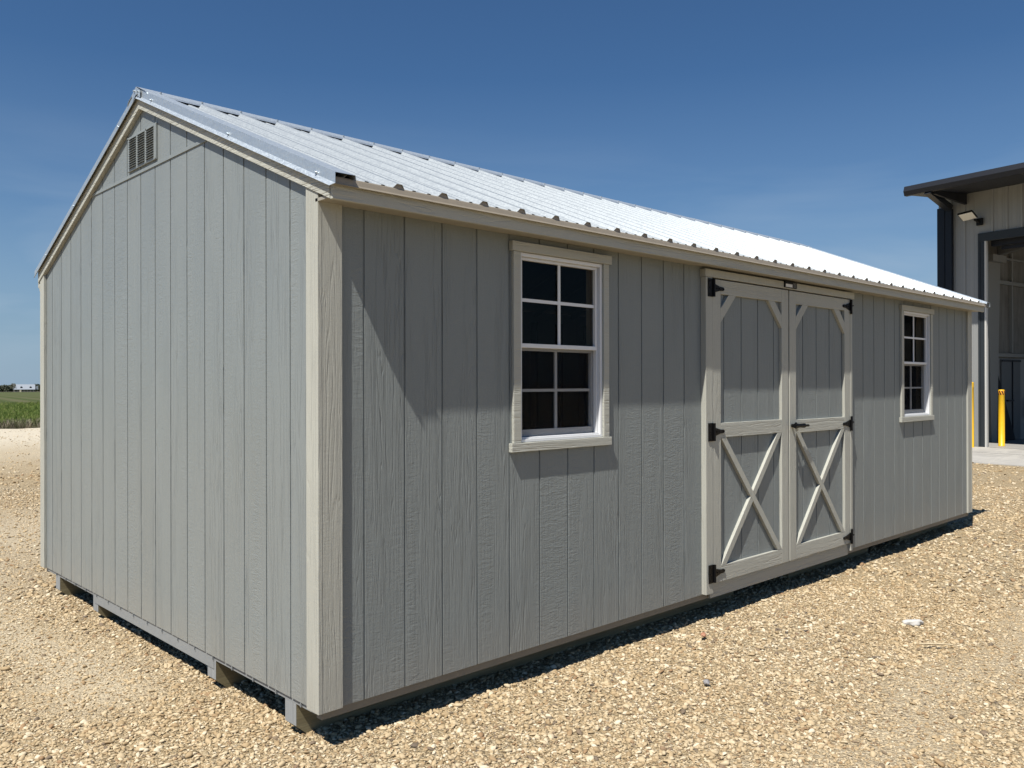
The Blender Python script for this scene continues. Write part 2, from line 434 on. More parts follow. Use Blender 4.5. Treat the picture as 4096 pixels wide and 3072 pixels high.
# ridge cap
def ridge():
    mb = MB(); h = FL+.0215
    A = Vector((0, YA-.135, zl(YA-.135)+h)); B_ = Vector((0, YA, zl(YA)+h+.006)); C_ = Vector((0, YA+.135, zl(YA+.135)+h))
    hemA = A+Vector((0, -.006, -.011)); hemC = C_+Vector((0, .006, -.011))
    for x0, x1 in ((-.035, 3.06), (3.058, 5.2), (5.198, LEN+.10)):
        off = .0015 if x0 < 3 or x0 > 5 else 0
        line = [hemA, A, A+Vector((0, .014, .010)), B_-Vector((0, .012, .0045)), B_, B_+Vector((0, .012, -.0045)), C_+Vector((0, -.014, .010)), C_, hemC]
        up = [p+Vector((x0, 0, off)) for p in line]; dn = [p-Vector((0, 0, .0013)) for p in up]
        n = len(up); vs = up+dn
        vs2 = [p+Vector((x1-x0, 0, 0)) for p in vs]
        k = 2*n; fs = []
        loop = list(range(n))+list(range(2*n-1, n-1, -1))
        for i in range(k): fs.append((loop[i], loop[(i+1) % k], loop[(i+1) % k]+k, loop[i]+k))
        for i in range(n-1): fs += [(i, i+n, i+n+1, i+1), (k+i, k+i+1, k+i+n+1, k+i+n)]
        mb.add(vs+vs2, fs)
    # folded-down gable end piece
    e = [Vector((-.0375, YA-.062, zl(YA-.062)+h-.002)), Vector((-.0375, YA, zl(YA)+h+.006)), Vector((-.0375, YA+.062, zl(YA+.062)+h-.002)),
         Vector((-.0375, YA+.058, zl(YA+.058)+.066)), Vector((-.0375, YA, zl(YA)+.074)), Vector((-.0375, YA-.058, zl(YA-.058)+.066))]
    mb.prism(e, (-.0012, 0, 0))
    return mb
part(ridge(), 'ridge_cap', m_flash)
yy = YA-.118; z = zl(yy)+FL+.0315
repeat(MB().tube((0, 0, -.003), (0, -.002, .006), .006, 6), 'ridge_screw', m_flash, [(xr, yy, z) for xr in ribx])
repeat(MB().tube((-.036, 0, 0), (-.046, 0, 0), .0055, 8), 'cap_screw', m_flash, [(0, YA+dy, zl(YA+dy)+dz) for dy, dz in ((-.03, .095), (.02, .105), (-.018, .078))])
# dark filler standing in for the shade in the gaps under the cap
part(MB().box(.02, LEN, YA-.05, YA+.05, zl(YA)+.055, zl(YA)+.086), 'ridge_gap_shade', m_dark)
# gable flashing
def gable_flash(side, xs):
    mb = MB()
    if side < 0: y0, y1, y0h = -.162, YA, -.168
    else: y0, y1, y0h = 3.790, YA, 3.77
    X = -.030 if xs < 0 else LEN+.086; q = 1 if xs < 0 else -1
    # cross-section: (x, dz above rake line)
    prf = [(X-q*.012, .053), (X, .070), (X, .1115), (X+q*.088, .1125), (X+q*.092, .094)]
    def pt(x, dz, y): return Vector((x, y, zl(y)+dz))
    ys0 = [y0+(.024 if i == 0 else 0)*(1 if side < 0 else -1) for i in range(len(prf))]
    a = [pt(x, dz, yy) for (x, dz), yy in zip(prf, ys0)]
    b_ = [pt(x, dz, y1) for x, dz in prf]
    off = Vector((q*.0012, 0, -.0012))
    a2 = [p+off for p in a]; b2 = [p+off for p in b_]
    n = len(a); fs = []
    for i in range(n-1):
        fs += [(i, i+1, n+i+1, n+i), (2*n+i, 3*n+i, 3*n+i+1, 2*n+i+1), (i, 2*n+i, 2*n+i+1, i+1), (n+i, n+i+1, 3*n+i+1, 3*n+i)]
    fs += [(0, n, 3*n, 2*n), (n-1, 3*n-1, 4*n-1, 2*n-1)]
    mb.add(a+b_+a2+b2, fs); return mb
for xs in (-1, 1):
    for sd in (-1, 1):
        o = part(gable_flash(sd, xs), 'gable_flashing', m_flash)
repeat(MB().tube((-.0295, 0, 0), (-.033, 0, 0), .0065, 10).tube((-.033, 0, 0), (-.040, 0, 0), .0042, 6), 'flashing_screw', m_flash, [(0, yy, zl(yy)+.078) for yy in (1.62, .72, -.03, 2.1, 2.9, 3.5)])

# ---- gable vent
vent = MB().box(-.011, .0, 1.612, 2.02, 2.463, 2.655)
vent = part(vent, 'gable_vent', m_vent, bevel=.002)
lv = MB(); sh = MB()
cols = [(1.640, 1.742), (1.765, 1.867), (1.890, 1.992)]
for y0, y1 in cols:
    for k in range(13):
        z = 2.478+.0130*k
        lv.prism([(-.0112, y0, z+.0095), (-.0195, y0, z+.0025), (-.0112, y0, z+.0045)], (0, y1-y0, 0))
        sh.box(-.0118, -.011, y0+.002, y1-.002, z+.0006, z+.0038)
o = lv.build('louvre', m_vent, vent); o = sh.build('louvre_slots', m_dark, vent)
for yy, zz in ((1.618, 2.468), (2.014, 2.650), (1.753, 2.65), (1.753, 2.468)): MB().tube((-.011, yy, zz), (-.014, yy, zz), .005, 8).build('vent_screw', m_vent, vent)

# ---- floor rim and skids
part(MB().box(.014, LEN-.012, .012, .05, -.036, -.001), 'floor_rim', m_rim, bevel=.001)
part(MB().box(.014, LEN-.012, WID-.05, WID-.012, -.036, -.001), 'floor_rim', m_trim_x, bevel=.001)
part(MB().box(.006, .04, .96, 2.64, -.064, -.002), 'floor_band', m_smoothgrey, bevel=.001)
part(MB().box(.0085, .035, .05, .96, -.022, -.001), 'floor_band', m_smoothgrey, bevel=.001)
part(MB().box(.0085, .035, 2.64, 3.64, -.022, -.001), 'floor_band', m_smoothgrey, bevel=.001)
part(MB().box(LEN-.04, LEN-.008, .05, 3.64, -.03, -.001), 'floor_band', m_smoothgrey, bevel=.001)
repeat(MB().box(-.0008, .0085, -.0025, .0025, -.019, -.002), 'siding_tab', m_smoothgrey, [(0, .15+.2032*k, 0) for k in range(17)])
def skid(y0, segs, front=True):
    mb = MB(); y1 = y0+.089
    for i, (xa, xb) in enumerate(segs):
        if i == 0:
            mb.prism([(xa, y0, -.018), (xb, y0, -.018), (xb, y0, GZ-.004), (xa+.056, y0, GZ-.004), (xa, y0, -.112)], (0, .089, 0))
            mb.prism([(xa-.0012, y0, -.02), (xa-.0012, y1, -.02), (xa-.0012, y1, -.112), (xa-.0012, y0, -.112)], (.0011, 0, 0), 1)
        else: mb.box(xa, xb, y0, y1, GZ-.004, -.018)
    mb.box(segs[0][0]+.3, segs[-1][1], y0+.002, y0+.087, -.075, -.0185)
    return mb
part(skid(.200, [(.010, 3.30), (4.05, 5.42), (6.10, LEN-.03)]), 'skid', [m_skid, m_skid_end])
for yy in (.943, 2.58, 3.345):
    part(skid(yy, [(.010, 3.30), (4.05, 5.42), (6.10, LEN-.03)]), 'skid', [m_skid, m_skid_end])

# ---- interior
part(MB().box(.02, LEN-.02, .05, WID-.02, -.001, .016), 'floor_deck', m_inside_shade)
front = [.04+.4064*k for k in range(19)]
front = [x for x in front if not (1.03 < x+.019 < 1.72 or 2.6 < x < 4.6 or 5.6 < x < 6.28)]+[1.035, 1.702, 5.605, 6.272, 2.60, 4.62]
repeat(MB().box(0, .033, .0135, .118, .017, 1.97), 'wall_stud', m_stud, [(x, 0, 0) for x in front])
repeat(MB().box(0, .033, WID-.10, WID-.014, .017, 1.95), 'wall_stud', m_inside_shade, [(.04+.4*k, 0, 0) for k in range(18)])  # back studs use the shade-darkened copy of the timber
for k in range(1, 9):
    y = .40*k
    for xa, xb in ((.0135, .10), (LEN-.10, LEN-.0135)): part(MB().box(xa, xb, y, y+.038, .017, zl(y)-.02), 'wall_stud', m_stud)
repeat(MB().prism([(0, -.10, zl(-.10)+.0), (0, YA, zl(YA)-.02), (0, 3.72, zl(3.72)), (0, 3.72, zl(3.72)+.068), (0, YA, zl(YA)+.068), (0, -.10, zl(-.10)+.068)], (.038, 0, 0)), 'rafter', m_inside_shade, [(.10+.60*k, 0, 0) for k in range(12)])

# ---- windows
def window(dx, dz):
    w_ = empty('window', (dx, 0, dz-GZ), parent=shed)
    cs = MB()
    cs.box(1.016, 1.745, -.026, -.0005, 1.905, 1.950)      # head
    cs.box(1.012, 1.744, -.024, -.0005, .952, .994)        # sill
    cs.box(1.030, 1.078, -.018, -.0005, .995, 1.904); cs.box(1.688, 1.731, -.018, -.0005, .995, 1.904)
    cs.build('window_casing', m_trim_x, w_, bevel=.0015)
    fr_ = MB(); a, b_, z0, z1 = 1.0785, 1.6875, .9955, 1.9035
    fr_.box(a, a+.016, -.006, .045, z0, z1); fr_.box(b_-.016, b_, -.006, .045, z0, z1)
    fr_.box(a+.016, b_-.016, -.006, .045, z1-.018, z1); fr_.box(a+.016, b_-.016, -.006, .045, z0, z0+.014)
    fr_.box(a+.016, b_-.016, .004, .0344, z0+.0145, z0+.022)
    fr_.box(a+.0165, a+.026, .012, .045, z0+.0225, z1-.0185); fr_.box(b_-.026, b_-.0165, .012, .045, z0+.0225, z1-.0185)
    fr_.build('window_frame', m_vinyl, w_, bevel=.0012)
    # upper sash (outer track)
    us = MB(); xa, xb = a+.0265, b_-.0265; zm = 1.462
    us.box(xa, xb, .010, .034, zm-.012, zm+.008); us.box(xa, xb, .010, .034, z1-.032, z1-.0185)
    us.box(xa, xa+.008, .010, .034, zm+.0085, z1-.0325); us.box(xb-.010, xb, .010, .034, zm+.0085, z1-.0325)
    us.build('upper_sash', m_vinyl, w_, bevel=.001)
    # lower sash (inner track)
    ls = MB()
    ls.box(xa, xb, .0345, .058, zm-.026, zm+.004); ls.box(xa, xb, .0345, .058, z0+.0225, z0+.056)
    ls.box(xa, xa+.016, .0345, .058, z0+.0565, zm-.0265); ls.box(xb-.018, xb, .0345, .058, z0+.0565, zm-.0265)
    # outer screen frame
    ls2 = MB()
    ls2.box(xa-.004, xb+.004, .006, .0095, zm-.028, zm-.0125); ls2.box(xa-.004, xb+.004, .006, .0095, z0+.0145, z0+.040)
    ls.build('lower_sash', m_vinyl, w_, bevel=.001); 
    g = MB(); xm = (xa+xb)/2
    g.box(xm-.0085, xm+.0085, .018, .024, zm+.008, z1-.032); g.box(xa+.008, xm-.0085, .018, .024, 1.672, 1.688); g.box(xm+.0085, xb-.010, .018, .024, 1.672, 1.688)
    g.box(xm-.0085, xm+.0085, .042, .050, z0+.056, zm-.026); g.box(xa+.016, xm-.0085, .042, .050, 1.236, 1.250); g.box(xm+.0085, xb-.018, .042, .050, 1.236, 1.250)
    g.build('muntin', m_vinyl, w_)
    MB().box(xa+.008, xb-.01, .0262, .0282, zm+.008, z1-.032).build('pane', m_glass, w_)
    MB().box(xa+.016, xb-.018, .0512, .0532, z0+.056, zm-.026).build('pane', m_glass, w_)
    MB().box(xa-.003, xb+.003, .0335, .0341, z0+.0225, zm-.0125).build('insect_screen', m_screen, w_)
    return w_
window(0, 0); window(4.572, -.008)

# ---- double doors
cas = MB()
cas.box(2.614, 2.6855, -.036, -.0005, .004, 1.918)
cas.box(4.572, 4.606, -.036, -.0005, .000, 1.918)
cas.box(2.606, 4.636, -.040, -.0005, 1.9195, 1.966)
part(cas, 'door_casing', m_trim_z, bevel=.0015)
part(MB().box(2.6875, 4.571, .0015, .04, .000, .062).box(2.69, 4.57, -.0125, .0014, -.032, .0605), 'door_threshold', m_trim_x, bevel=.001)
part(MB().box(2.68, 4.58, .03, .045, .05, 1.94), 'door_dark_backing', m_dark)  # dark sheet added in place of the unlit interior behind the doors
def door(x0, x1, hinge_left, mid):
    d = empty('door', (0, 0, -GZ), parent=shed)
    z0, z1 = .060, 1.911; yF, yB = -.034, -.0135
    pn = MB()
    xs = sorted({x0+.002, x1-.002} | {round(.2032*k+s_, 5) for k in range(13, 23) for s_ in (-GW/2, GW/2) if x0+.002 < .2032*k+s_ < x1-.002})
    for a, b_ in zip(xs[:-1], xs[1:]):
        k = round((a+b_)/2/.2032); g = abs((a+b_)/2-.2032*k) < GW/2
        pn.box(a, b_, yB+(GD if g else 0), .012, z0+.002, z1-.002)
    pn.build('door_panel', m_side, d)
    xl = x0+.0905; xr = x1-.0905
    st = MB().box(x0, xl, yF, yB, z0, z1).build('stile', m_trim_z, d, bevel=.0015)
    st = MB().box(xr, x1, yF, yB, z0, z1).build('stile', m_trim_z, d, bevel=.0015)
    rz = [(1.8245, z1), (mid, mid+.089), (z0, .157)]
    for a, b_ in rz:
        MB().box(xl+.0004, xr-.0004, yF, yB, a, b_).build('rail', m_trim_x, d, bevel=.0015)
    # upper corner braces
    for s_ in (0, 1):
        if s_ == 0: pts = [(xl+.0005, 1.735), (xl+.092, 1.824), (xl+.176, 1.824), (xl+.0005, 1.649)]
        else: pts = [(xr-.0005, 1.735), (xr-.092, 1.824), (xr-.176, 1.824), (xr-.0005, 1.649)]
        MB().prism([(px, yF, pz) for px, pz in pts], (0, yB-yF, 0)).build('corner_brace', m_trim_z, d, bevel=.0012)
    # X brace : '\' continuous, '/' in two halves
    zt, zb = mid-.0005, .1575
    A = [(xl+.001, zt), (xl+.058, zt), (xr-.001, zb), (xr-.058, zb)]
    MB().prism([(px, yF-.0005, pz) for px, pz in A], (0, yB-yF, 0)).build('cross_brace', m_trim_z, d, bevel=.0012)
    # halves of '/'
    def lerp(p, q, t): return (p[0]+(q[0]-p[0])*t, p[1]+(q[1]-p[1])*t)
    def inter(p, q, r, s):
        x1_, y1_, x2, y2, x3, y3, x4, y4 = *p, *q, *r, *s
        den = (x1_-x2)*(y3-y4)-(y1_-y2)*(x3-x4)
        return (((x1_*y2-y1_*x2)*(x3-x4)-(x1_-x2)*(x3*y4-y3*x4))/den, ((x1_*y2-y1_*x2)*(y3-y4)-(y1_-y2)*(x3*y4-y3*x4))/den)
    Lft = ((xr-.058, zt), (xl+.001, zb)); Rgt = ((xr-.001, zt), (xl+.058, zb))
    up = ((xl+.058, zt), (xr-.001, zb)); lo = ((xl+.001, zt), (xr-.058, zb))
    P1 = inter(*Lft, *up); P2 = inter(*Rgt, *up); P3 = inter(*Lft, *lo); P4 = inter(*Rgt, *lo)
    e = .0006
    MB().prism([(px, yF, pz) for px, pz in [Lft[0], Rgt[0], (P2[0]+e, P2[1]+e), (P1[0]+e, P1[1]+e)]], (0, yB-yF, 0)).build('cross_brace', m_trim_z, d, bevel=.001)
    MB().prism([(px, yF, pz) for px, pz in [(P3[0]-e, P3[1]-e), (P4[0]-e, P4[1]-e), Rgt[1], Lft[1]]], (0, yB-yF, 0)).build('cross_brace', m_trim_z, d, bevel=.001)
    # hinges
    hz = [1.855, .981, .124] if hinge_left else [1.857, .969, .110]
    for z in hz:
        h = MB(); q = 1 if hinge_left else -1; xe = x0-.004 if hinge_left else x1+.002
        h.box(xe-q*.002, xe-q*.050 if hinge_left else xe-q*.026, -.042, -.036-.0005, z-.055, z+.055)           # plate on the casing
        h.tube((xe+q*.004, -.046, z-.054), (xe+q*.004, -.046, z+.054), .0085, 10)
        s0, s1 = xe+q*.012, xe+q*.128
        h.prism([(s0, -.0405, z+.030), (s0+q*.022, -.0405, z+.023), (s0+q*.07, -.0405, z+.012), (s1-q*.012, -.0405, z+.011), (s1, -.0405, z+.004), (s1, -.0405, z-.004), (s1-q*.012, -.0405, z-.011), (s0+q*.07, -.0405, z-.012), (s0+q*.022, -.0405, z-.023), (s0, -.0405, z-.030)], (0, .006, 0))
        for dz in (-.04, 0, .04): h.tube((xe-q*(.034 if hinge_left else .014), -.042, z+dz), (xe-q*(.034 if hinge_left else .014), -.046, z+dz), .005, 8)
        for dx_ in (.03, .06, .105): h.tube((s0+q*dx_, -.0405, z), (s0+q*dx_, -.0445, z), .0045, 8)
        if not hinge_left: h.tube((xe-.002, -.046, z+.01), (xe+.030, -.046, z+.01), .006, 8)
        h.build('hinge', m_black, d)
    return d
door(2.6885, 3.6195, True, .943)
dr = door(3.6365, 4.5700, False, .933)
part(MB().box(3.6197, 3.6362, -.010, .01, .06, 1.91), 'door_gap', m_dark)
# T-handle latch
hd = MB()
hd.tube((3.665, -.034, .985), (3.665, -.075, .985), .012, 12)
hd.tube((3.622, -.078, .986), (3.675, -.078, .985), .015, 14); hd.tube((3.675, -.078, .985), (3.760, -.076, .984), .013, 14, .016)
hd.tube((3.760, -.074, .983), (3.835, -.070, .982), .009, 12, .008); hd.tube((3.72, -.034, .984), (3.72, -.038, .984), .022, 16)
hd.build('latch_handle', m_black, dr, smooth=False)
# small plate on the head casing
pl = MB().box(3.548, 3.712, -.050, -.0405, 1.926, 1.968)
pl = part(pl, 'header_plate', m_black, bevel=.001)
MB().box(3.556, 3.648, -.0512, -.0502, 1.930, 1.951).build('white_tag', m_vinyl, pl)
bars = MB()
for k in range(7): bars.box(3.662, 3.662+(.03 if k % 2 else .036), -.0508, -.0502, 1.933+.0048*k, 1.9345+.0048*k)
bars.build('tag_lines', plain('tag_grey', (.35, .35, .35)), pl)

# ================================================================== METAL BUILDING
AZB = rad(80.7); P0 = Vector((18.89, 3.477, GZ))
dirv = Vector((math.cos(AZB), math.sin(AZB), 0))
# local frame: +X = to the right along the wall (-dirv), +Y = into the building
bld = empty('metal_building', P0, AZB-math.pi)
# local X axis = (cos(AZB-pi), sin) = -dirv ; local Y = rotated +90 = into (+x world)?
tag(bld, 'tall white steel workshop building with dark trim, wide open bay door and deep eave overhang', 'building')
m_wallm = plain('white_steel_panel', (.27, .275, .27), .45, nscale=3, namt=.05)
m_trimb = plain('charcoal_trim', (.010, .014, .022), .45, spec=.25)
m_gut = plain('charcoal_gutter', (.016, .018, .024), .5, spec=.25)
m_jamb = plain('white_jamb', (.55, .54, .51), .5)
m_floor = plain('workshop_floor', (.34, .33, .31), .6, nscale=2, bump=.001)
def insul():
    mt, t, b = newmat('wall_insulation')
    tc = N(t, 'ShaderNodeTexCoord').outputs['Object']
    n = noise(t, mapping(t, tc, (3, 9, .8)), 1, 6, .7, .8)
    n2 = noise(t, tc, 1.3, 5, .6)
    c = mixc(t, ramp(t, n, [(.3, (0,)*3), (.7, (1,)*3)]), (.13, .125, .11), (.24, .23, .21))
    c = mixc(t, ramp(t, n2, [(.5, (0,)*3), (.7, (.5,)*3)]), c, (.09, .085, .075))
    L(t, c, b.inputs['Base Color']); b.inputs['Roughness'].default_value = .8; return mt
m_ins = insul()
WT = 5.735; SX = -.908; DX0, DX1, DZ1 = .141, 5.4, 4.44
def ribwall(x0, x1, z0, z1, y):
    """ribbed sheet facing -Y"""
    line = [(x0, y)]
    k = math.ceil((x0+.06)/.3048)
    p = k*.3048
    while p < x1-.05:
        line += [(p-.035, y), (p-.018, y-.03), (p+.018, y-.03), (p+.035, y)]
        for f in (.1, .2):
            c_ = p+.3048*f/.3
            if c_+.015 < x1 and c_-p > .05: line += [(c_-.012, y), (c_-.004, y-.006), (c_+.004, y-.006), (c_+.012, y)]
        p += .3048
    line.append((x1, y))
    return MB().sheet([(a, b_, z0) for a, b_ in line], (0, 0, z1-z0))
bwz = 0.0
def bp_(mb, name, mat, **k): return mb.build(name, mat, bld, **k)
wl = ribwall(SX+.1, .0, 0, WT+.16, 0); 
w2 = ribwall(.0, 12.0, DZ1+.19+.16, WT+.16, 0); w3 = ribwall(DX1+.14, 12.0, 0, DZ1+.35, 0)
wl.add(w2.v, w2.f); wl.add(w3.v, w3.f)
wl.box(SX+.1, .12, .006, .18, 0, WT+.1); wl.box(.12, 12, .006, .18, DZ1+.35, WT+.1); wl.box(DX1+.14, 12, .006, .18, 0, DZ1+.34)
bp_(wl, 'front_wall', m_wallm)
# flat head flashing under the eave
bp_(MB().box(SX+.1, 12, -.04, -.031, WT+.06, WT+.15), 'eave_flashing', m_wallm)
# side walls / back (white outside, insulation inside)
bp_(MB().box(SX, SX+.10, .0, 12, 0, 5.9), 'side_wall', m_wallm)
ins = MB().box(SX+.101, SX+.158, .181, 12, .02, 5.2)
bp_(ins, 'wall_liner', m_ins)
bp_(MB().box(SX, 4.0, 12, 12.1, 0, 5.9), 'back_wall', m_wallm)
# roof slab with overhang
OV = 1.42
def rz_(y): return 5.48+.16 + (y+OV)*.075
bp_(MB().prism([(SX+.05, -OV, rz_(-OV)), (SX-.03, 12.2, rz_(12.2)), (SX-.03, 12.2, rz_(12.2)+.12), (SX+.05, -OV, rz_(-OV)+.12)], (13.2, 0, 0)), 'roof_slab', m_trimb)
bp_(MB().prism([(SX+.08, -OV+.03, rz_(-OV)-.012), (SX+.02, 12.0, rz_(12)-.012), (SX+.02, 12.0, rz_(12)-.004), (SX+.08, -OV+.03, rz_(-OV)-.004)], (13.0, 0, 0)), 'soffit_sheet', m_gut)
# gutter: two facets
g0 = 5.46+.16
gx = (SX+.05, 12.2)
bp_(MB().prism([(gx[0], -OV-.002, g0-.02), (gx[0], -OV-.10, g0-.02), (gx[0], -OV-.14, g0+.075), (gx[0], -OV-.10, g0+.19), (gx[0], -OV-.002, g0+.20)], (gx[1]-gx[0], 0, 0)), 'gutter', m_gut, bevel=.003)
for k in range(1, 13):
    pass
pur = MB()
for xx in (-.30, 1.6, 3.5, 5.4): pur.prism([(xx, -.03, rz_(0)-.02), (xx, -OV+.05, rz_(-OV)-.02), (xx, -OV+.05, rz_(-OV)-.08), (xx, -.03, rz_(0)-.26)], (.06, 0, 0))
bp_(pur, 'eave_bracket', m_gut)
# corner trim and downspout
bp_(MB().box(SX-.02, SX+.155, -.035, .02, 0, 5.50), 'corner_trim', m_trimb, bevel=.003)
ds = MB().box(-.690, -.545, -.125, -.034, .15, 5.43)
ax0, ax1, dsx = -.690, -.545, .28
ds.add([(ax0, -.125, 5.40), (ax1, -.125, 5.40), (ax1, -.034, 5.52), (ax0, -.034, 5.52),
        (ax0+dsx, -OV-.10, g0-.06), (ax1+dsx, -OV-.10, g0-.06), (ax1+dsx, -OV-.01, g0+.05), (ax0+dsx, -OV-.01, g0+.05)],
       [(0, 1, 2, 3), (4, 7, 6, 5), (0, 4, 5, 1), (1, 5, 6, 2), (2, 6, 7, 3), (3, 7, 4, 0)])
bp_(ds, 'downspout', m_trimb, bevel=.003)
# door trim, jamb and header
fr2 = MB().box(.004, .046, -.045, .05, 0, DZ1+.185+.16).box(.0465, DX0, -.030, .05, 0, DZ1+.16)
fr2.box(.0465, DX1+.14, -.045, .05, DZ1+.1605, DZ1+.345).box(DX1, DX1+.14, -.03, .05, 0, DZ1+.16)
bp_(fr2, 'door_trim', plain('door_trim_grey', (.030, .036, .042), .45, spec=.25), bevel=.003)
bp_(MB().box(DX0+.0005, DX0+.036, -.034, .03, 0, DZ1+.16), 'door_jamb', m_jamb)
bp_(MB().box(DX0+.04, DX1, .19, .30, DZ1+.06, DZ1+.42).box(DX0+.2, DX1, .31, .36, DZ1-.02, DZ1+.06), 'door_curtain_roll', m_gut)
# interior steel on side wall
gir = MB()
for z, h in ((4.55, .05), (3.93, .09), (2.13, .085)): gir.box(SX+.159, SX+.24, .4, 12, z-.04, z+h-.04)
for yy in (3.0, 6.0, 9.0): gir.box(SX+.16, SX+.23, yy, yy+.07, 2.2, 4.7)
gir.prism([(SX+.16, 1.7, 0), (SX+.16, 1.95, 0), (SX+.16, 2.15, 4.5), (SX+.16, 1.5, 4.5)], (.2, 0, 0))
gir.box(SX+.16, SX+.5, 1.5, 2.15, 4.36, 4.52)
bp_(gir, 'wall_girts', plain('inner_steel', (.24, .24, .225), .6))
raf = MB()
for yy in (2.4, 4.6, 6.8): raf.prism([(SX+.15, yy, 4.6), (SX+.15, yy, 4.85), (4, yy, 5.65), (4, yy, 5.45)], (0, .12, 0))
bp_(raf, 'roof_beams', plain('roof_beam_steel', (.20, .20, .19), .6))
pn = MB().box(SX+.159, SX+.17, .4, 12, .0, 2.05)
bp_(pn, 'wainscot_panel', plain('inner_panel_white', (.26, .26, .25), .5, nscale=2))
idr = MB().box(SX+.171, SX+.215, 2.50, 3.46, .02, 2.03)
idr = bp_(idr, 'interior_door', plain('inner_door_grey', (.10, .108, .112), .5))
MB().box(SX+.2155, SX+.24, 3.02, 3.04, .03, 2.02).box(SX+.2155, SX+.235, 2.50, 3.46, 1.97, 2.02).build('door_bead', m_trimb, idr)
MB().box(SX+.2155, SX+.27, 2.72, 3.02, .98, 1.02).build('door_handle', m_trimb, idr)
bp_(MB().box(SX+.1, 12, .0, 12, -.10, .012), 'workshop_floor', m_floor)

def bworld(x, y, z): return bld.matrix_world @ Vector((x, y, z))
bpy.context.view_layer.update()
RZ = AZB-math.pi
# floodlight on the wall
fl = empty('flood_light', P0+Matrix.Rotation(RZ, 3, 'Z')@Vector((.06, -.045, 5.05)), RZ)
tag(fl, 'flat black-rimmed floodlight with pale lens bracketed high on the white steel wall', 'light')
MB().box(-.07, .07, -.05, .0, -.09, .07).build('wall_box', m_black, fl, bevel=.01)
MB().tube((0, -.05, -.03), (-.06, -.14, .04), .025, 10).build('arm', m_black, fl)
hb = MB().box(-.155, .155, -.19, .19, -.022, .022).build('housing', m_black, fl, bevel=.012)
ln = MB().box(-.138, .138, -.172, .172, -.028, -.0225).build('lens', plain('lens_white', (.75, .74, .68), .4), fl, bevel=.004)
for o in (hb, ln):
    o.location = (-.13, -.30, .12); o.rotation_euler = (rad(-14), rad(-8), rad(12))

# bollards
m_yel = plain('yellow_paint', (.80, .47, .015), .4, nscale=9, namt=.10)
def strip():
    mt, t, b = newmat('hazard_band')
    tc = N(t, 'ShaderNodeTexCoord').outputs['Object']; s = N(t, 'ShaderNodeSeparateXYZ'); L(t, tc, s.inputs[0])
    an = math_(t, 'ARCTAN2', s.outputs[1], s.outputs[0])
    q = math_(t, 'FRACT', math_(t, 'ADD', math_(t, 'MULTIPLY', an, 4/math.pi), math_(t, 'MULTIPLY', s.outputs[2], 7)))
    L(t, ramp(t, q, [(0, (.012, .012, .012)), (.5, (.85, .35, .02))], 'CONSTANT'), b.inputs['Base Color']); b.inputs['Roughness'].default_value = .4; return mt
m_strip = strip()
def lathe(mb, prof_, n=28, mi=0):
    vs = []; fs = []
    for r, z in prof_:
        for i in range(n): a = 2*math.pi*i/n; vs.append((r*math.cos(a), r*math.sin(a), z))
    for j in range(len(prof_)-1):
        for i in range(n): fs.append((j*n+i, j*n+(i+1) % n, (j+1)*n+(i+1) % n, (j+1)*n+i))
    mb.add(vs, fs, mi); return mb
def bollard(loc, h, label, band):
    e = empty('bollard', loc); tag(e, label, 'bollard', 'yellow bollards by the bay door')
    r = .065
    lathe(MB(), [(0, 0), (r+.006, 0), (r+.006, .012), (r, .016), (r, h-.12), (r+.001, h-.118)]).build('post', m_yel, e, smooth=True)
    if band: lathe(MB(), [(r+.001, h-.118), (r+.002, h-.116), (r+.002, h-.022), (r+.001, h-.02)]).build('hazard_band', m_strip, e, smooth=True)
    else: lathe(MB(), [(r+.001, h-.118), (r+.001, h-.02)]).build('sleeve', m_yel, e, smooth=True)
    lathe(MB(), [(r+.001, h-.02), (r-.004, h-.008), (r*.6, h), (0, h+.002)]).build('cap', m_yel, e, smooth=True)
    return e
bollard((19.43, 3.18, GZ+.012), 1.278, 'yellow steel bollard with black and orange striped band standing in the open bay door', True)
bollard((18.60, 3.56, GZ+.004), 1.46, 'plain yellow bollard half hidden by the far corner of the grey shed', False)

# leaning dark panel and extinguisher inside
def bl(x, y, z): return P0+Matrix.Rotation(RZ, 3, 'Z')@Vector((x, y, z))
lp = MB()
a = [bl(SX+.30, 2.36, .015), bl(SX+.30, 2.92, .015), bl(SX+.26, 2.02, 1.84), bl(SX+.26, 1.90, 1.86)]
lp.prism([tuple(p) for p in a], (.03, -.03, .02))
tag(lp.build('leaning_panel', m_dark), 'tall tapering black board leaning against the wall inside the bay door', 'board')
fe = empty('fire_extinguisher', bl(SX+.30, 3.86, .56), RZ)
tag(fe, 'red fire extinguisher hanging on the inner workshop wall at right picture edge', 'extinguisher')
m_red = plain('red_paint', (.30, .02, .018), .35)
lathe(MB(), [(0, 0), (.06, 0), (.07, .03), (.07, .38), (.05, .43), (.02, .45), (.02, .47)]).build('cylinder', m_red, fe, smooth=True)
MB().box(-.03, .03, -.02, .02, .47, .50).box(-.07, .02, -.01, .01, .50, .52).build('valve', m_black, fe)
MB().tube((.03, 0, .48), (.10, 0, .40), .01, 8).tube((.10, 0, .40), (.10, 0, .1), .012, 8).build('hose', m_black, fe)

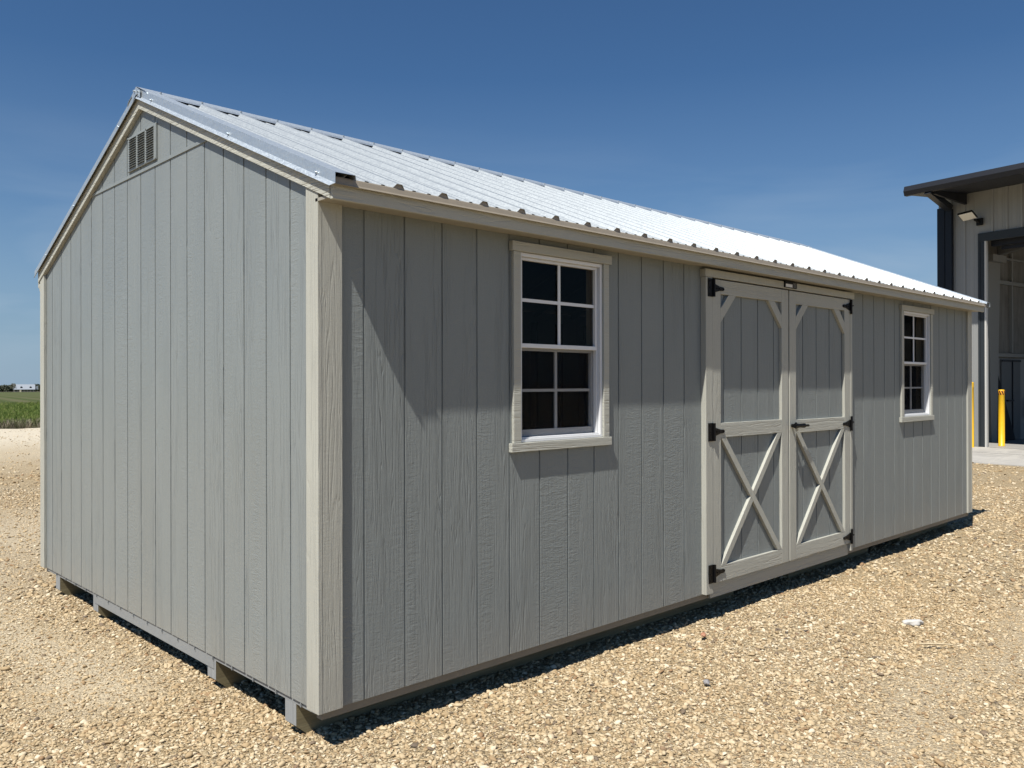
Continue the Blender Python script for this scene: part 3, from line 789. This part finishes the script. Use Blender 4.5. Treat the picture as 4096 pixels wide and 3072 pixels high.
# concrete apron (sheet lying on the yard)
def concrete():
    mt, t, b = newmat('concrete')
    tc = N(t, 'ShaderNodeTexCoord').outputs['Object']
    n = noise(t, tc, 1.1, 7, .6); n2 = noise(t, tc, 40, 3, .6); n3 = noise(t, mapping(t, tc, (1, 6, 1)), .8, 5, .6, 1)
    c = mixc(t, ramp(t, n, [(.35, (0,)*3), (.7, (1,)*3)]), (.33, .315, .285), (.46, .44, .40))
    c = mixc(t, ramp(t, n3, [(.5, (0,)*3), (.62, (.45,)*3)]), c, (.52, .495, .44))
    c = mixc(t, ramp(t, n2, [(.3, (.3,)*3), (.5, (0,)*3)]), c, (.3, .28, .25))
    L(t, c, b.inputs['Base Color']); b.inputs['Roughness'].default_value = .85
    return mt
ap = MB()
q = [bl(-1.6, 0, 0), bl(12, 0, 0), bl(12, -3.0, 0)]
pA = Vector((14.78, 2.75)); 
edge = [(14.60, 1.0), (14.66, 1.46), (14.73, 2.30), (14.85, 3.4)]
dd = -dirv
poly = [(bl(-1.55, .0, 0).x, bl(-1.55, .0, 0).y), (bl(11, 0, 0).x, bl(11, 0, 0).y), (bl(11, -4.2, 0).x, bl(11, -4.2, 0).y), (14.55, .4), (14.63, 1.2), (14.72, 2.3), (14.84, 3.4), (14.98, 4.9)]
ap.prism([(x, y, GZ-.05) for x, y in poly], (0, 0, .062))
tag(ap.build('concrete_apron', concrete()), 'pale concrete apron slab in front of the open bay door', 'slab', kind='structure')
jt = MB()
for off in (-.02, -1.6):
    A_ = bl(-1.4, off, .0125+.0); B_ = bl(11, off, .0125)
    n_ = Matrix.Rotation(RZ, 3, 'Z')@Vector((0, .012, 0))
    jt.add([A_-n_, B_-n_, B_+n_, A_+n_], [(0, 1, 2, 3)])
jt.build('slab_joint', m_dark, None).location.z = .003
tag(bpy.data.objects['slab_joint'], 'dark expansion joint running across the concrete slab', 'joint', kind='structure')

# ================================================================== GROUND
def gz(x, y):
    """gentle yard undulation"""
    x = np.asarray(x, float); y = np.asarray(y, float)
    r = .006*np.sin(x*1.7+.6*y+1)+.005*np.sin(-x*.9+y*2.3+2)+.004*np.sin(x*4.1-y*3.3)+.003*np.sin(x*7.3+y*6.1+.5)
    f = np.ones_like(r)
    # flat beside the shed so the skids sit on it
    return GZ + r*.9 - .004
def sandmask(x, y):
    """1 where the surface is packed fines (wheel tracks), 0 where loose stone"""
    x = np.asarray(x, float); y = np.asarray(y, float)
    wob = .12*np.sin(2.1*y+1)+.1*np.sin(3.7*x-1.3*y)
    m1 = .8*np.exp(-((x+.42+.18*(y-1.5)*0+wob*.5)/.26)**2)*(y > -.2)*np.clip((y-.75)/.5, 0, 1)*np.clip((6-y)/3, 0, 1)
    d = (x*.80+y*.60)       # wheel track right of the doors
    m2 = .5*np.exp(-((y+1.55+.10*x*0+wob)/.22)**2)*(x > .3)*np.clip((x-.3)/1.2, 0, 1)
    m3 = .35*np.exp(-((y+3.1-.05*x+wob)/.3)**2)*(x > 1)
    m4 = np.clip((y-12)/5, 0, 1)*.9*(y > 8)
    m5 = .7*np.clip((y-3)/3, 0, 1)*np.clip((9-y)/2, 0, 1)
    return np.clip(m1+m2+m3+m4+m5, 0, 1)

def gravelmat():
    mt, t, b = newmat('limestone_gravel')
    tc = N(t, 'ShaderNodeTexCoord').outputs['Object']
    at = N(t, 'ShaderNodeAttribute'); at.attribute_name = 'sand'
    sand = at.outputs['Fac']
    warp = N(t, 'ShaderNodeVectorMath', operation='ADD'); nn = N(t, 'ShaderNodeTexNoise'); nn.inputs['Scale'].default_value = 30; L(t, tc, nn.inputs['Vector'])
    sc_ = N(t, 'ShaderNodeVectorMath', operation='SCALE'); L(t, nn.outputs['Color'], sc_.inputs[0]); sc_.inputs['Scale'].default_value = .012
    L(t, tc, warp.inputs[0]); L(t, sc_.outputs[0], warp.inputs[1])
    def vor(s):
        v = N(t, 'ShaderNodeTexVoronoi'); v.inputs['Scale'].default_value = s; L(t, warp.outputs[0], v.inputs['Vector']); return v
    v1, v2 = vor(62), vor(130)
    s1 = N(t, 'ShaderNodeSeparateColor'); L(t, v1.outputs['Color'], s1.inputs[0]); s2 = N(t, 'ShaderNodeSeparateColor'); L(t, v2.outputs['Color'], s2.inputs[0])
    STONES = [(0, (0.148, 0.115, 0.078)), (.10, (0.284, 0.209, 0.124)), (.3, (0.407, 0.313, 0.181)), (.62, (0.500, 0.395, 0.246)), (.88, (0.602, 0.505, 0.339)), (1, (0.681, 0.592, 0.441))]
    c1 = ramp(t, s1.outputs[0], STONES); c2 = ramp(t, s2.outputs[0], STONES)
    gap1 = ramp(t, v1.outputs['Distance'], [(.35, (0,)*3), (.75, (1,)*3)])
    c = mixc(t, gap1, c1, c2)
    gap2 = ramp(t, v2.outputs['Distance'], [(.45, (0,)*3), (.8, (.6,)*3)])
    c = mixc(t, gap2, c, (0.239, 0.175, 0.103))
    big = noise(t, tc, .55, 5, .6)
    c = mixc(t, ramp(t, big, [(.35, (.30,)*3), (.65, (0,)*3)]), c, (0.454, 0.318, 0.157))
    fine = noise(t, tc, 170, 3, .7)
    sd = mixc(t, fine, (0.467, 0.407, 0.304), (0.636, 0.568, 0.436))
    c = mixc(t, math_(t, 'MULTIPLY', sand, .6), c, sd)
    # far chalky haul road
    sp = N(t, 'ShaderNodeSeparateXYZ'); L(t, tc, sp.inputs[0])
    ch = ramp(t, math_(t, 'DIVIDE', sp.outputs[1], 40), [(.45, (0,)*3), (.56, (.75,)*3)])
    c = mixc(t, ch, c, (0.634, 0.570, 0.451))
    L(t, c, b.inputs['Base Color']); b.inputs['Roughness'].default_value = .9; b.inputs['Specular IOR Level'].default_value = .2
    h = math_(t, 'ADD', math_(t, 'MULTIPLY', math_(t, 'SUBTRACT', 1.0, v1.outputs['Distance']), 1.0), math_(t, 'MULTIPLY', math_(t, 'SUBTRACT', 1.0, v2.outputs['Distance']), .5))
    h = math_(t, 'ADD', h, math_(t, 'MULTIPLY', fine, .25))
    h = math_(t, 'MULTIPLY', h, math_(t, 'SUBTRACT', 1.0, math_(t, 'MULTIPLY', sand, .4)))
    bp = N(t, 'ShaderNodeBump'); bp.inputs['Distance'].default_value = .016; bp.inputs['Strength'].default_value = 1.0
    L(t, h, bp.inputs['Height']); L(t, bp.outputs[0], b.inputs['Normal'])
    return mt, STONES
m_grav, STONES = gravelmat()
# yard sheet : fine grid near, coarse far
def axis(lo, hi, flo, fhi, fine, coarse):
    a = list(np.arange(lo, flo, coarse))+list(np.arange(flo, fhi, fine))+list(np.arange(fhi, hi, coarse))+[hi]
    return np.array(sorted(set(np.round(a, 4))))
gx_ = axis(-70, 90, -4, 16, .08, 3.0); gy_ = axis(-60, 28.72, -5, 14, .08, 2.5)
X, Y = np.meshgrid(gx_, gy_)
Z = gz(X, Y)
# a straight far edge with a little wander
Y2 = Y.copy(); last = Y == gy_[-1]; Y2[last] = 28.72+.12*np.sin(X[last]*2.1)+.06*np.sin(X[last]*5.3)
under = (X > 12.5) ; Z = np.where(X > 14.4, GZ-.004, Z)
verts = np.stack([X, Y2, Z], -1).reshape(-1, 3)
nx, ny = len(gx_), len(gy_)
idx = np.arange(nx*ny).reshape(ny, nx)
faces = np.stack([idx[:-1, :-1], idx[:-1, 1:], idx[1:, 1:], idx[1:, :-1]], -1).reshape(-1, 4)
me = bpy.data.meshes.new('gravel_yard')
me.vertices.add(len(verts)); me.vertices.foreach_set('co', verts.ravel())
me.loops.add(faces.size); me.loops.foreach_set('vertex_index', faces.ravel())
me.polygons.add(len(faces)); me.polygons.foreach_set('loop_start', np.arange(0, faces.size, 4)); me.polygons.foreach_set('loop_total', np.full(len(faces), 4))
me.update(); me.validate()
at = me.attributes.new('sand', 'FLOAT', 'POINT'); at.data.foreach_set('value', sandmask(verts[:, 0], verts[:, 1]).astype(np.float32))
me.polygons.foreach_set('use_smooth', np.ones(len(faces), bool))
me.materials.append(m_grav)
yard = bpy.data.objects.new('gravel_yard', me); sc.collection.objects.link(yard); tag(yard, kind='structure')

# field beyond, falling away gently
def fieldmat():
    mt, t, b = newmat('field')
    tc = N(t, 'ShaderNodeTexCoord').outputs['Object']
    sp = N(t, 'ShaderNodeSeparateXYZ'); L(t, tc, sp.inputs[0])
    yy = math_(t, 'ADD', sp.outputs[1], math_(t, 'MULTIPLY', noise(t, tc, .12, 3), 10))
    n = noise(t, tc, .6, 6, .7)
    green = mixc(t, n, (.040, .080, .010), (.09, .14, .022))
    wv = N(t, 'ShaderNodeTexWave'); wv.inputs['Scale'].default_value = .16; wv.inputs['Distortion'].default_value = .6; wv.bands_direction = 'DIAGONAL'
    mp = mapping(t, tc, (1, -.18, 0)); L(t, mp, wv.inputs['Vector'])
    rows = mixc(t, wv.outputs['Fac'], (.060, .078, .024), (.105, .105, .052))
    rows = mixc(t, ramp(t, math_(t, 'DIVIDE', sp.outputs[1], 700), [(.25, (0,)*3), (.6, (.8,)*3)]), rows, (.085, .10, .040))
    c = mixc(t, ramp(t, math_(t, 'DIVIDE', yy, 200), [(.44, (0,)*3), (.47, (1,)*3)]), green, rows)
    edge_ = ramp(t, math_(t, 'DIVIDE', yy, 100), [(.355, (1,)*3), (.375, (0,)*3)])
    c = mixc(t, edge_, c, (.16, .14, .10))
    L(t, c, b.inputs['Base Color']); b.inputs['Roughness'].default_value = .95; b.inputs['Specular IOR Level'].default_value = .1
    return mt
fm = MB()
def fz(y): return GZ-.02-.0057*max(0, y-30)
ysf = [28.2, 60, 200, 950, 4000, 16000]
for a, b_ in zip(ysf[:-1], ysf[1:]):
    xa = -9000 if b_ > 1000 else -3000; 
    fm.add([(-9000, a, fz(a)), (9000, a, fz(a)), (9000, b_, fz(b_)), (-9000, b_, fz(b_))], [(0, 1, 2, 3)])
fm.add([(-9000, -9000, GZ-.06), (9000, -9000, GZ-.06), (9000, 28.2, GZ-.06), (-9000, 28.2, GZ-.06)], [(0, 1, 2, 3)])
field = fm.build('field', fieldmat()); tag(field, kind='structure')

# ---------------- loose stones (uncountable): one object instancing pebbles
def gn_scatter(name, pts, scales, tone, mat, kind, extra=None):
    me = bpy.data.meshes.new(name); me.vertices.add(len(pts)); me.vertices.foreach_set('co', pts.astype(np.float32).ravel())
    a = me.attributes.new('sz', 'FLOAT', 'POINT'); a.data.foreach_set('value', scales.astype(np.float32))
    me.update(); me.materials.append(mat)
    o = bpy.data.objects.new(name, me); sc.collection.objects.link(o)
    ng = bpy.data.node_groups.new(name+'_nodes', 'GeometryNodeTree')
    ng.interface.new_socket('Geometry', in_out='INPUT', socket_type='NodeSocketGeometry'); ng.interface.new_socket('Geometry', in_out='OUTPUT', socket_type='NodeSocketGeometry')
    gi = ng.nodes.new('NodeGroupInput'); go = ng.nodes.new('NodeGroupOutput')
    return o, ng, gi, go
def scatter_stones(name, pts, scales, mat, subdiv=2, nvar=5):
    o, ng, gi, go = gn_scatter(name, pts, scales, None, mat, 'stuff')
    gti = ng.nodes.new('GeometryNodeGeometryToInstance')
    for v in range(nvar):
        ico = ng.nodes.new('GeometryNodeMeshIcoSphere'); ico.inputs['Radius'].default_value = 1; ico.inputs['Subdivisions'].default_value = subdiv
        sp_ = ng.nodes.new('GeometryNodeSetPosition')
        nz = ng.nodes.new('ShaderNodeTexNoise'); nz.noise_dimensions = '4D'; nz.inputs['W'].default_value = v*3.7+1; nz.inputs['Scale'].default_value = .8; nz.inputs['Detail'].default_value = 1.5
        sub = ng.nodes.new('ShaderNodeVectorMath'); sub.operation = 'SUBTRACT'; sub.inputs[1].default_value = (.5, .5, .5)
        ml = ng.nodes.new('ShaderNodeVectorMath'); ml.operation = 'MULTIPLY'; ml.inputs[1].default_value = (1.5, 1.5, 1.2)
        ng.links.new(nz.outputs['Color'], sub.inputs[0]); ng.links.new(sub.outputs[0], ml.inputs[0])
        ng.links.new(ico.outputs[0], sp_.inputs['Geometry']); ng.links.new(ml.outputs[0], sp_.inputs['Offset'])
        tr = ng.nodes.new('GeometryNodeTransform'); asp = [(1.25, .85, .52), (1, .8, .6), (1.45, .8, .42), (1, 1, .5), (1.1, .7, .62)][v % 5]
        tr.inputs['Scale'].default_value = asp; ng.links.new(sp_.outputs[0], tr.inputs[0])
        ss = ng.nodes.new('GeometryNodeSetShadeSmooth'); ng.links.new(tr.outputs[0], ss.inputs[0])
        ss.inputs['Shade Smooth'].default_value = True
        sm = ng.nodes.new('GeometryNodeSetMaterial'); sm.inputs['Material'].default_value = mat; ng.links.new(ss.outputs[0], sm.inputs[0])
        ng.links.new(sm.outputs[0], gti.inputs[0])
    m2p = ng.nodes.new('GeometryNodeMeshToPoints'); ng.links.new(gi.outputs[0], m2p.inputs[0])
    iop = ng.nodes.new('GeometryNodeInstanceOnPoints'); ng.links.new(m2p.outputs[0], iop.inputs['Points']); ng.links.new(gti.outputs[0], iop.inputs['Instance'])
    iop.inputs['Pick Instance'].default_value = True
    ri = ng.nodes.new('FunctionNodeRandomValue'); ri.data_type = 'INT'; ri.inputs[4].default_value = 0; ri.inputs[5].default_value = nvar-1; ri.inputs['Seed'].default_value = 3
    ng.links.new(ri.outputs[2], iop.inputs['Instance Index'])
    rv = ng.nodes.new('FunctionNodeRandomValue'); rv.data_type = 'FLOAT_VECTOR'; rv.inputs[0].default_value = (-.45, -.45, 0); rv.inputs[1].default_value = (.45, .45, 6.283)
    ng.links.new(rv.outputs[0], iop.inputs['Rotation'])
    na = ng.nodes.new('GeometryNodeInputNamedAttribute'); na.data_type = 'FLOAT'; na.inputs[0].default_value = 'sz'
    ng.links.new(na.outputs[0], iop.inputs['Scale'])
    ng.links.new(iop.outputs[0], go.inputs[0])
    md = o.modifiers.new('scatter', 'NODES'); md.node_group = ng
    return o
def stonemat():
    mt, t, b = newmat('river_pebble')
    oi = N(t, 'ShaderNodeObjectInfo'); tc = N(t, 'ShaderNodeTexCoord').outputs['Object']
    geo = N(t, 'ShaderNodeNewGeometry').outputs['Position']
    cs = ramp(t, oi.outputs['Random'], [(0, (0.080, 0.070, 0.064)), (.035, (0.159, 0.120, 0.088)), (.07, (0.272, 0.159, 0.083)), (.13, (0.328, 0.236, 0.132)), (.3, (0.430, 0.322, 0.187)), (.6, (0.521, 0.411, 0.256)), (.85, (0.613, 0.509, 0.344)), (1, (0.748, 0.668, 0.510))])
    n = noise(t, geo, 160, 3, .6)
    big = noise(t, geo, .55, 5, .6)
    c = mixc(t, ramp(t, big, [(.35, (.28,)*3), (.65, (0,)*3)]), cs, (0.476, 0.328, 0.157))
    c = mixc(t, ramp(t, n, [(.3, (.35,)*3), (.6, (0,)*3)]), c, (0.306, 0.231, 0.147))
    L(t, c, b.inputs['Base Color']); b.inputs['Roughness'].default_value = .75; b.inputs['Specular IOR Level'].default_value = .3
    return mt
m_stone = stonemat()
cx, cy = CAM.x, CAM.y
def polar(n, r0, r1, a0, a1, power=1.0):
    u = rng.random(n); r = (r0**power+u*(r1**power-r0**power))**(1/power)
    a = rad(a0)+rng.random(n)*rad(a1-a0)
    return cx+r*np.cos(a), cy+r*np.sin(a), r
def keep(x, y, under=True):
    inside = (x > .45) & (x < LEN-.1) & (y > .95) & (y < WID+.2)
    slab = (x > 14.65+.1*(y-1.5)) & (y > -8)
    return ~inside & ~slab & (y < 28.4)
P = []; S = []
# near band / mid band / far band ; density falls off roughly with 1/r
for n, r0, r1, pw, smin, smax, mu in ((200000, 2.2, 6.5, 1.5, .003, .0155, .0053), (120000, 6.5, 13.5, 1.2, .005, .02, .0082), (45000, 13.5, 32, 1.0, .010, .03, .014)):
    x, y, r = polar(n, r0, r1, -12, 104, pw)
    k = keep(x, y); x, y, r = x[k], y[k], r[k]
    s = np.clip(mu*np.exp(rng.normal(0, .45, len(x))), smin, smax)
    sm = sandmask(x, y); kk = rng.random(len(x)) > sm*.55
    s = np.where(sm > .3, s*.8, s)
    x, y, s = x[kk], y[kk], s[kk]
    z = gz(x, y)+s*(rng.random(len(x))*.5-.02)
    P.append(np.stack([x, y, z], -1)); S.append(s)
# a sprinkle of bigger stones
x, y, r = polar(1500, 2.4, 12, -12, 104, 1.4); k = keep(x, y); x, y = x[k], y[k]
s = np.clip(.014*np.exp(rng.normal(0, .25, len(x))), .01, .028); P.append(np.stack([x, y, gz(x, y)+s*.2], -1)); S.append(s)
P = np.concatenate(P); S = np.concatenate(S)
gr = scatter_stones('gravel', P, S, m_stone)
tag(gr, 'loose cream and tan limestone pebbles covering the yard', 'gravel', kind='stuff')

# a few individual stones and bits
def rock(name, loc, sx, sy, sz, mat, rz, seed, label, cat):
    bm = bmesh.new(); bmesh.ops.create_icosphere(bm, subdivisions=3, radius=1)
    rs = random.Random(seed); ph = [rs.uniform(0, 6) for _ in range(6)]
    for v in bm.verts:
        c_ = v.co; k = 1+.24*math.sin(3*c_.x+ph[0])*math.cos(2.3*c_.y+ph[1])+.10*math.sin(6*c_.y+ph[2]+3*c_.z)+.05*math.sin(11*c_.x+ph[3])*math.sin(9*c_.y+ph[4])
        v.co = Vector((c_.x*k*sx, c_.y*k*sy, c_.z*k*sz))
    me_ = bpy.data.meshes.new(name); bm.to_mesh(me_); bm.free(); me_.materials.append(mat)
    o = bpy.data.objects.new(name, me_); sc.collection.objects.link(o); o.location = loc; o.rotation_euler = (0, 0, rz)
    me_.polygons.foreach_set('use_smooth', [True]*len(me_.polygons)); tag(o, label, cat); return o
m_white = plain('chalk_white', (.56, .54, .50), .8, nscale=60, namt=.12, bump=.004)
rock('limestone_chunk', (3.46, -.914, GZ+.012), .060, .030, .020, m_white, rad(-38), 6, 'flat white limestone chunk lying alone on the gravel right of the doors', 'rock')
m_gs = plain('grey_stone', (.26, .25, .25), .6, nscale=90)
m_rs = plain('red_stone', (.40, .20, .12), .6, nscale=90)
rock('pebble', (1.72, -.62, GZ+.012), .022, .016, .012, m_gs, .4, 8, 'smooth blue-grey pebble on the gravel in front of the shed', 'stone')
rock('pebble', (2.36, -.18, GZ+.012), .026, .015, .011, m_rs, .2, 9, 'reddish brown pebble on the gravel by the shed shadow', 'stone')
tw = MB()
tw.tube((3.04, -1.10, GZ+.018), (3.12, -1.19, GZ+.020), .005, 6); tw.tube((3.12, -1.19, GZ+.020), (3.155, -1.235, GZ+.017), .004, 6); tw.tube((3.12, -1.19, GZ+.02), (3.16, -1.20, GZ+.03), .003, 5)
tag(tw.build('twig', rawwood('twig_wood', (.45, .36, .22), (.58, .48, .32))), 'short pale twig lying on the gravel below the white limestone chunk', 'twig')

# ---------------- grass along and in the field
def grassmat(name, c0, c1, c2):
    mt, t, b = newmat(name)
    oi = N(t, 'ShaderNodeObjectInfo')
    L(t, ramp(t, oi.outputs['Random'], [(0, c0), (.7, c1), (1, c2)]), b.inputs['Base Color']); b.inputs['Roughness'].default_value = .7
    return mt
def scatter_grass(name, pts, scales, mat, spread=.5, h=1.0):
    o, ng, gi, go = gn_scatter(name, pts, scales, None, mat, 'stuff')
    # tuft mesh from several bent blades built as curves of quads
    jn = ng.nodes.new('GeometryNodeJoinGeometry')
    rs = random.Random(5)
    for k in range(9):
        gd = ng.nodes.new('GeometryNodeMeshGrid'); gd.inputs['Size X'].default_value = .035; gd.inputs['Size Y'].default_value = 1; gd.inputs['Vertices X'].default_value = 2; gd.inputs['Vertices Y'].default_value = 4
        t1 = ng.nodes.new('GeometryNodeTransform'); t1.inputs['Translation'].default_value = (0, .5, 0); ng.links.new(gd.outputs[0], t1.inputs[0])
        t2 = ng.nodes.new('GeometryNodeTransform'); ln_ = rs.uniform(.15, .75)
        t2.inputs['Rotation'].default_value = (rad(90)-ln_*spread, 0, rs.uniform(0, 6.28)); t2.inputs['Translation'].default_value = (rs.uniform(-.2, .2), rs.uniform(-.2, .2), 0)
        s_ = rs.uniform(.6, 1.1)*h; t2.inputs['Scale'].default_value = (1, s_, 1); ng.links.new(t1.outputs[0], t2.inputs[0])
        ng.links.new(t2.outputs[0], jn.inputs[0])
    sm = ng.nodes.new('GeometryNodeSetMaterial'); sm.inputs['Material'].default_value = mat; ng.links.new(jn.outputs[0], sm.inputs[0])
    iop = ng.nodes.new('GeometryNodeInstanceOnPoints'); m2p = ng.nodes.new('GeometryNodeMeshToPoints'); ng.links.new(gi.outputs[0], m2p.inputs[0])
    ng.links.new(m2p.outputs[0], iop.inputs['Points']); ng.links.new(sm.outputs[0], iop.inputs['Instance'])
    rv = ng.nodes.new('FunctionNodeRandomValue'); rv.data_type = 'FLOAT_VECTOR'; rv.inputs[0].default_value = (-.2, -.2, 0); rv.inputs[1].default_value = (.2, .2, 6.283)
    ng.links.new(rv.outputs[0], iop.inputs['Rotation'])
    na = ng.nodes.new('GeometryNodeInputNamedAttribute'); na.data_type = 'FLOAT'; na.inputs[0].default_value = 'sz'; ng.links.new(na.outputs[0], iop.inputs['Scale'])
    ng.links.new(iop.outputs[0], go.inputs[0]); md = o.modifiers.new('scatter', 'NODES'); md.node_group = ng
    return o
n = 42000
gy = 29.6+(rng.random(n)**1.7)*62; gxx = -6+rng.random(n)*34*(gy/40)
sz = .13+.13*rng.random(n)
pts = np.stack([gxx, gy, np.array([fz(a) for a in gy])], -1)
o = scatter_grass('green_grass', pts, sz, grassmat('green_blades', (.065, .115, .010), (.14, .19, .024), (.27, .28, .09)))
tag(o, 'tall green grass in the field beyond the gravel', 'grass', kind='stuff')
n = 5200
gy = 28.75+(rng.random(n)**1.6)*2.6; gxx = -6+rng.random(n)*32
pts = np.stack([gxx, gy, np.full(n, GZ-.02)], -1)
o = scatter_grass('dry_grass', pts, .14+.26*rng.random(n)*rng.random(n), grassmat('dry_blades', (.16, .135, .09), (.26, .22, .155), (.10, .13, .04)), spread=.8)
tag(o, 'dry greyish grass fringe along the far edge of the gravel', 'grass', kind='stuff')

# ---------------- distant house, road strip, trees
D = Vector((.2365, .9716, 0)); side = Vector((D.y, -D.x, 0))
def far(u_px, dist):
    # world direction for full-resolution column u_px at the horizon
    d = (F+R2*((u_px-2048)/3362.18)); d.z = 0; return Vector((cx, cy, 0))+d.normalized()*dist
hc = far(97, 1000); hz_ = fz(hc.y)
yawd = math.atan2(-D.x, D.y)
hs = empty('farmhouse', (hc.x, hc.y, hz_), yawd)
tag(hs, 'distant farmhouse with white metal roof and dormers beyond the green field', 'house')
m_hroof = plain('white_roof', (.27, .30, .34), .7); m_hwall = plain('house_stone', (.20, .18, .15), .8)
HW = 9.4
MB().box(-HW, HW, -4, 4, 0, 2.9).build('house_wall', m_hwall, hs)
MB().prism([(-HW-.4, -5.4, 2.5), (-HW-.4, -5.4, 2.7), (-HW-.4, 0, 7.9), (-HW-.4, 4.6, 2.7), (-HW-.4, 4.6, 2.5), (-HW-.4, 0, 7.6)], (2*HW+.8, 0, 0)).build('house_roof', m_hroof, hs)
for xx in (-2.6, 5.6):
    MB().prism([(xx-1.0, -3.9, 3.9), (xx+1.0, -3.9, 3.9), (xx+1.0, -3.9, 5.2), (xx, -3.9, 6.2), (xx-1.0, -3.9, 5.2)], (0, 2.4, 0)).build('dormer', m_hroof, hs)
    MB().box(xx-.85, xx+.85, -4.0, -3.92, 3.9, 5.5).build('dormer_window', m_dark, hs)
pc = MB()
for k in range(7): pc.box(-8.6+2.8*k, -8.3+2.8*k, -5.3, -5.0, 0, 2.6)
pc.build('porch_post', m_hwall, hs)
MB().box(-4.2, -2.6, -5.4, -4.9, 0, 2.4).build('stone_pillar', plain('pale_stone', (.55, .5, .38), .8), hs)
MB().prism([(HW+.6, -2, 2.6), (HW+3.2, -2, 2.6), (HW+3.0, -2, 6.3), (HW+2.4, -2, 6.4), (HW+.6, -2, 5.2)], (0, 4, 0)).build('side_wing', m_hroof, hs)
# pale dirt road in front of the house
rb = MB(); pts_ = []
for u in range(-260, 700, 40):
    pts_.append(far(u, 905)); 
nn_ = len(pts_); up_ = [far(u, 955) for u in range(-260, 700, 40)]
rb.add([(p.x, p.y, fz(p.y)+.35) for p in pts_]+[(p.x, p.y, fz(p.y)+.35) for p in up_], [(i, i+1, i+1+nn_, i+nn_) for i in range(nn_-1)])
tag(rb.build('dirt_road', plain('pale_dirt', (.62, .56, .44), .9, nscale=.05)), kind='structure')
# tree belt : lumpy leaf-clump crowns, far-off wood as one mass
def leafcloud(mb, c, r, h, n, rs, leaf=.5):
    for _ in range(n):
        a = rs.uniform(0, 6.283); q = math.sqrt(rs.random()); zz = rs.random()**.8
        rr_ = r*q*(1-.55*zz**2)
        p = Vector((c[0]+rr_*math.cos(a), c[1]+rr_*math.sin(a), c[2]+zz*h))
        d1 = Vector((rs.gauss(0, 1), rs.gauss(0, 1), rs.gauss(0, 1))).normalized(); d2 = d1.cross(Vector((rs.gauss(0, 1), rs.gauss(0, 1), rs.gauss(0, 1)))).normalized()
        s_ = leaf*rs.uniform(.6, 1.4)
        mb.add([p-d1*s_-d2*s_, p+d1*s_-d2*s_*.6, p+d1*s_*.8+d2*s_, p-d1*s_*.7+d2*s_*.8], [(0, 1, 2, 3)])
def leafmat(name, a, b_):
    mt, t, b = newmat(name); geo = N(t, 'ShaderNodeNewGeometry').outputs['Position']
    L(t, mixc(t, noise(t, geo, .08, 4), a, b_), b.inputs['Base Color']); b.inputs['Roughness'].default_value = .8; return mt
rs = random.Random(11); tb = MB()
for i in range(230):
    u = rs.uniform(-330, 720); d_ = rs.uniform(1012, 1080)
    c_ = far(u, d_); 
    if abs(u-97) < 0: continue
    h = rs.uniform(4.6, 7.6)+ (1.2 if u > 140 else 0)
    leafcloud(tb, (c_.x, c_.y, fz(c_.y)-.3), rs.uniform(4, 7), h, 130, rs, .75)
tag(tb.build('tree_belt', leafmat('belt_leaves', (.028, .036, .020), (.075, .080, .045))), 'far-off belt of low dark scrub trees on the horizon behind the farmhouse', 'trees', kind='stuff')
ft = empty('tree', far(53, 985)); ft.location.z = fz(ft.location.y); tag(ft, 'bare greyish tree standing left of the distant farmhouse', 'tree')
MB().tube((0, 0, 0), (.2, 0, 4.4), .28, 8, .14).tube((.2, 0, 3.4), (1.6, .3, 6.4), .12, 6, .04).tube((.2, 0, 3.6), (-1.4, -.3, 6.6), .12, 6, .04).tube((.2, 0, 4.2), (.3, .2, 7.4), .12, 6, .03).build('trunk', plain('bark', (.16, .145, .125), .9), ft)
cb = MB(); leafcloud(cb, (0, 0, 3.2), 3.3, 5.4, 260, rs, .33); cb.build('crown', leafmat('sparse_leaves', (.12, .12, .09), (.20, .19, .14)), ft)
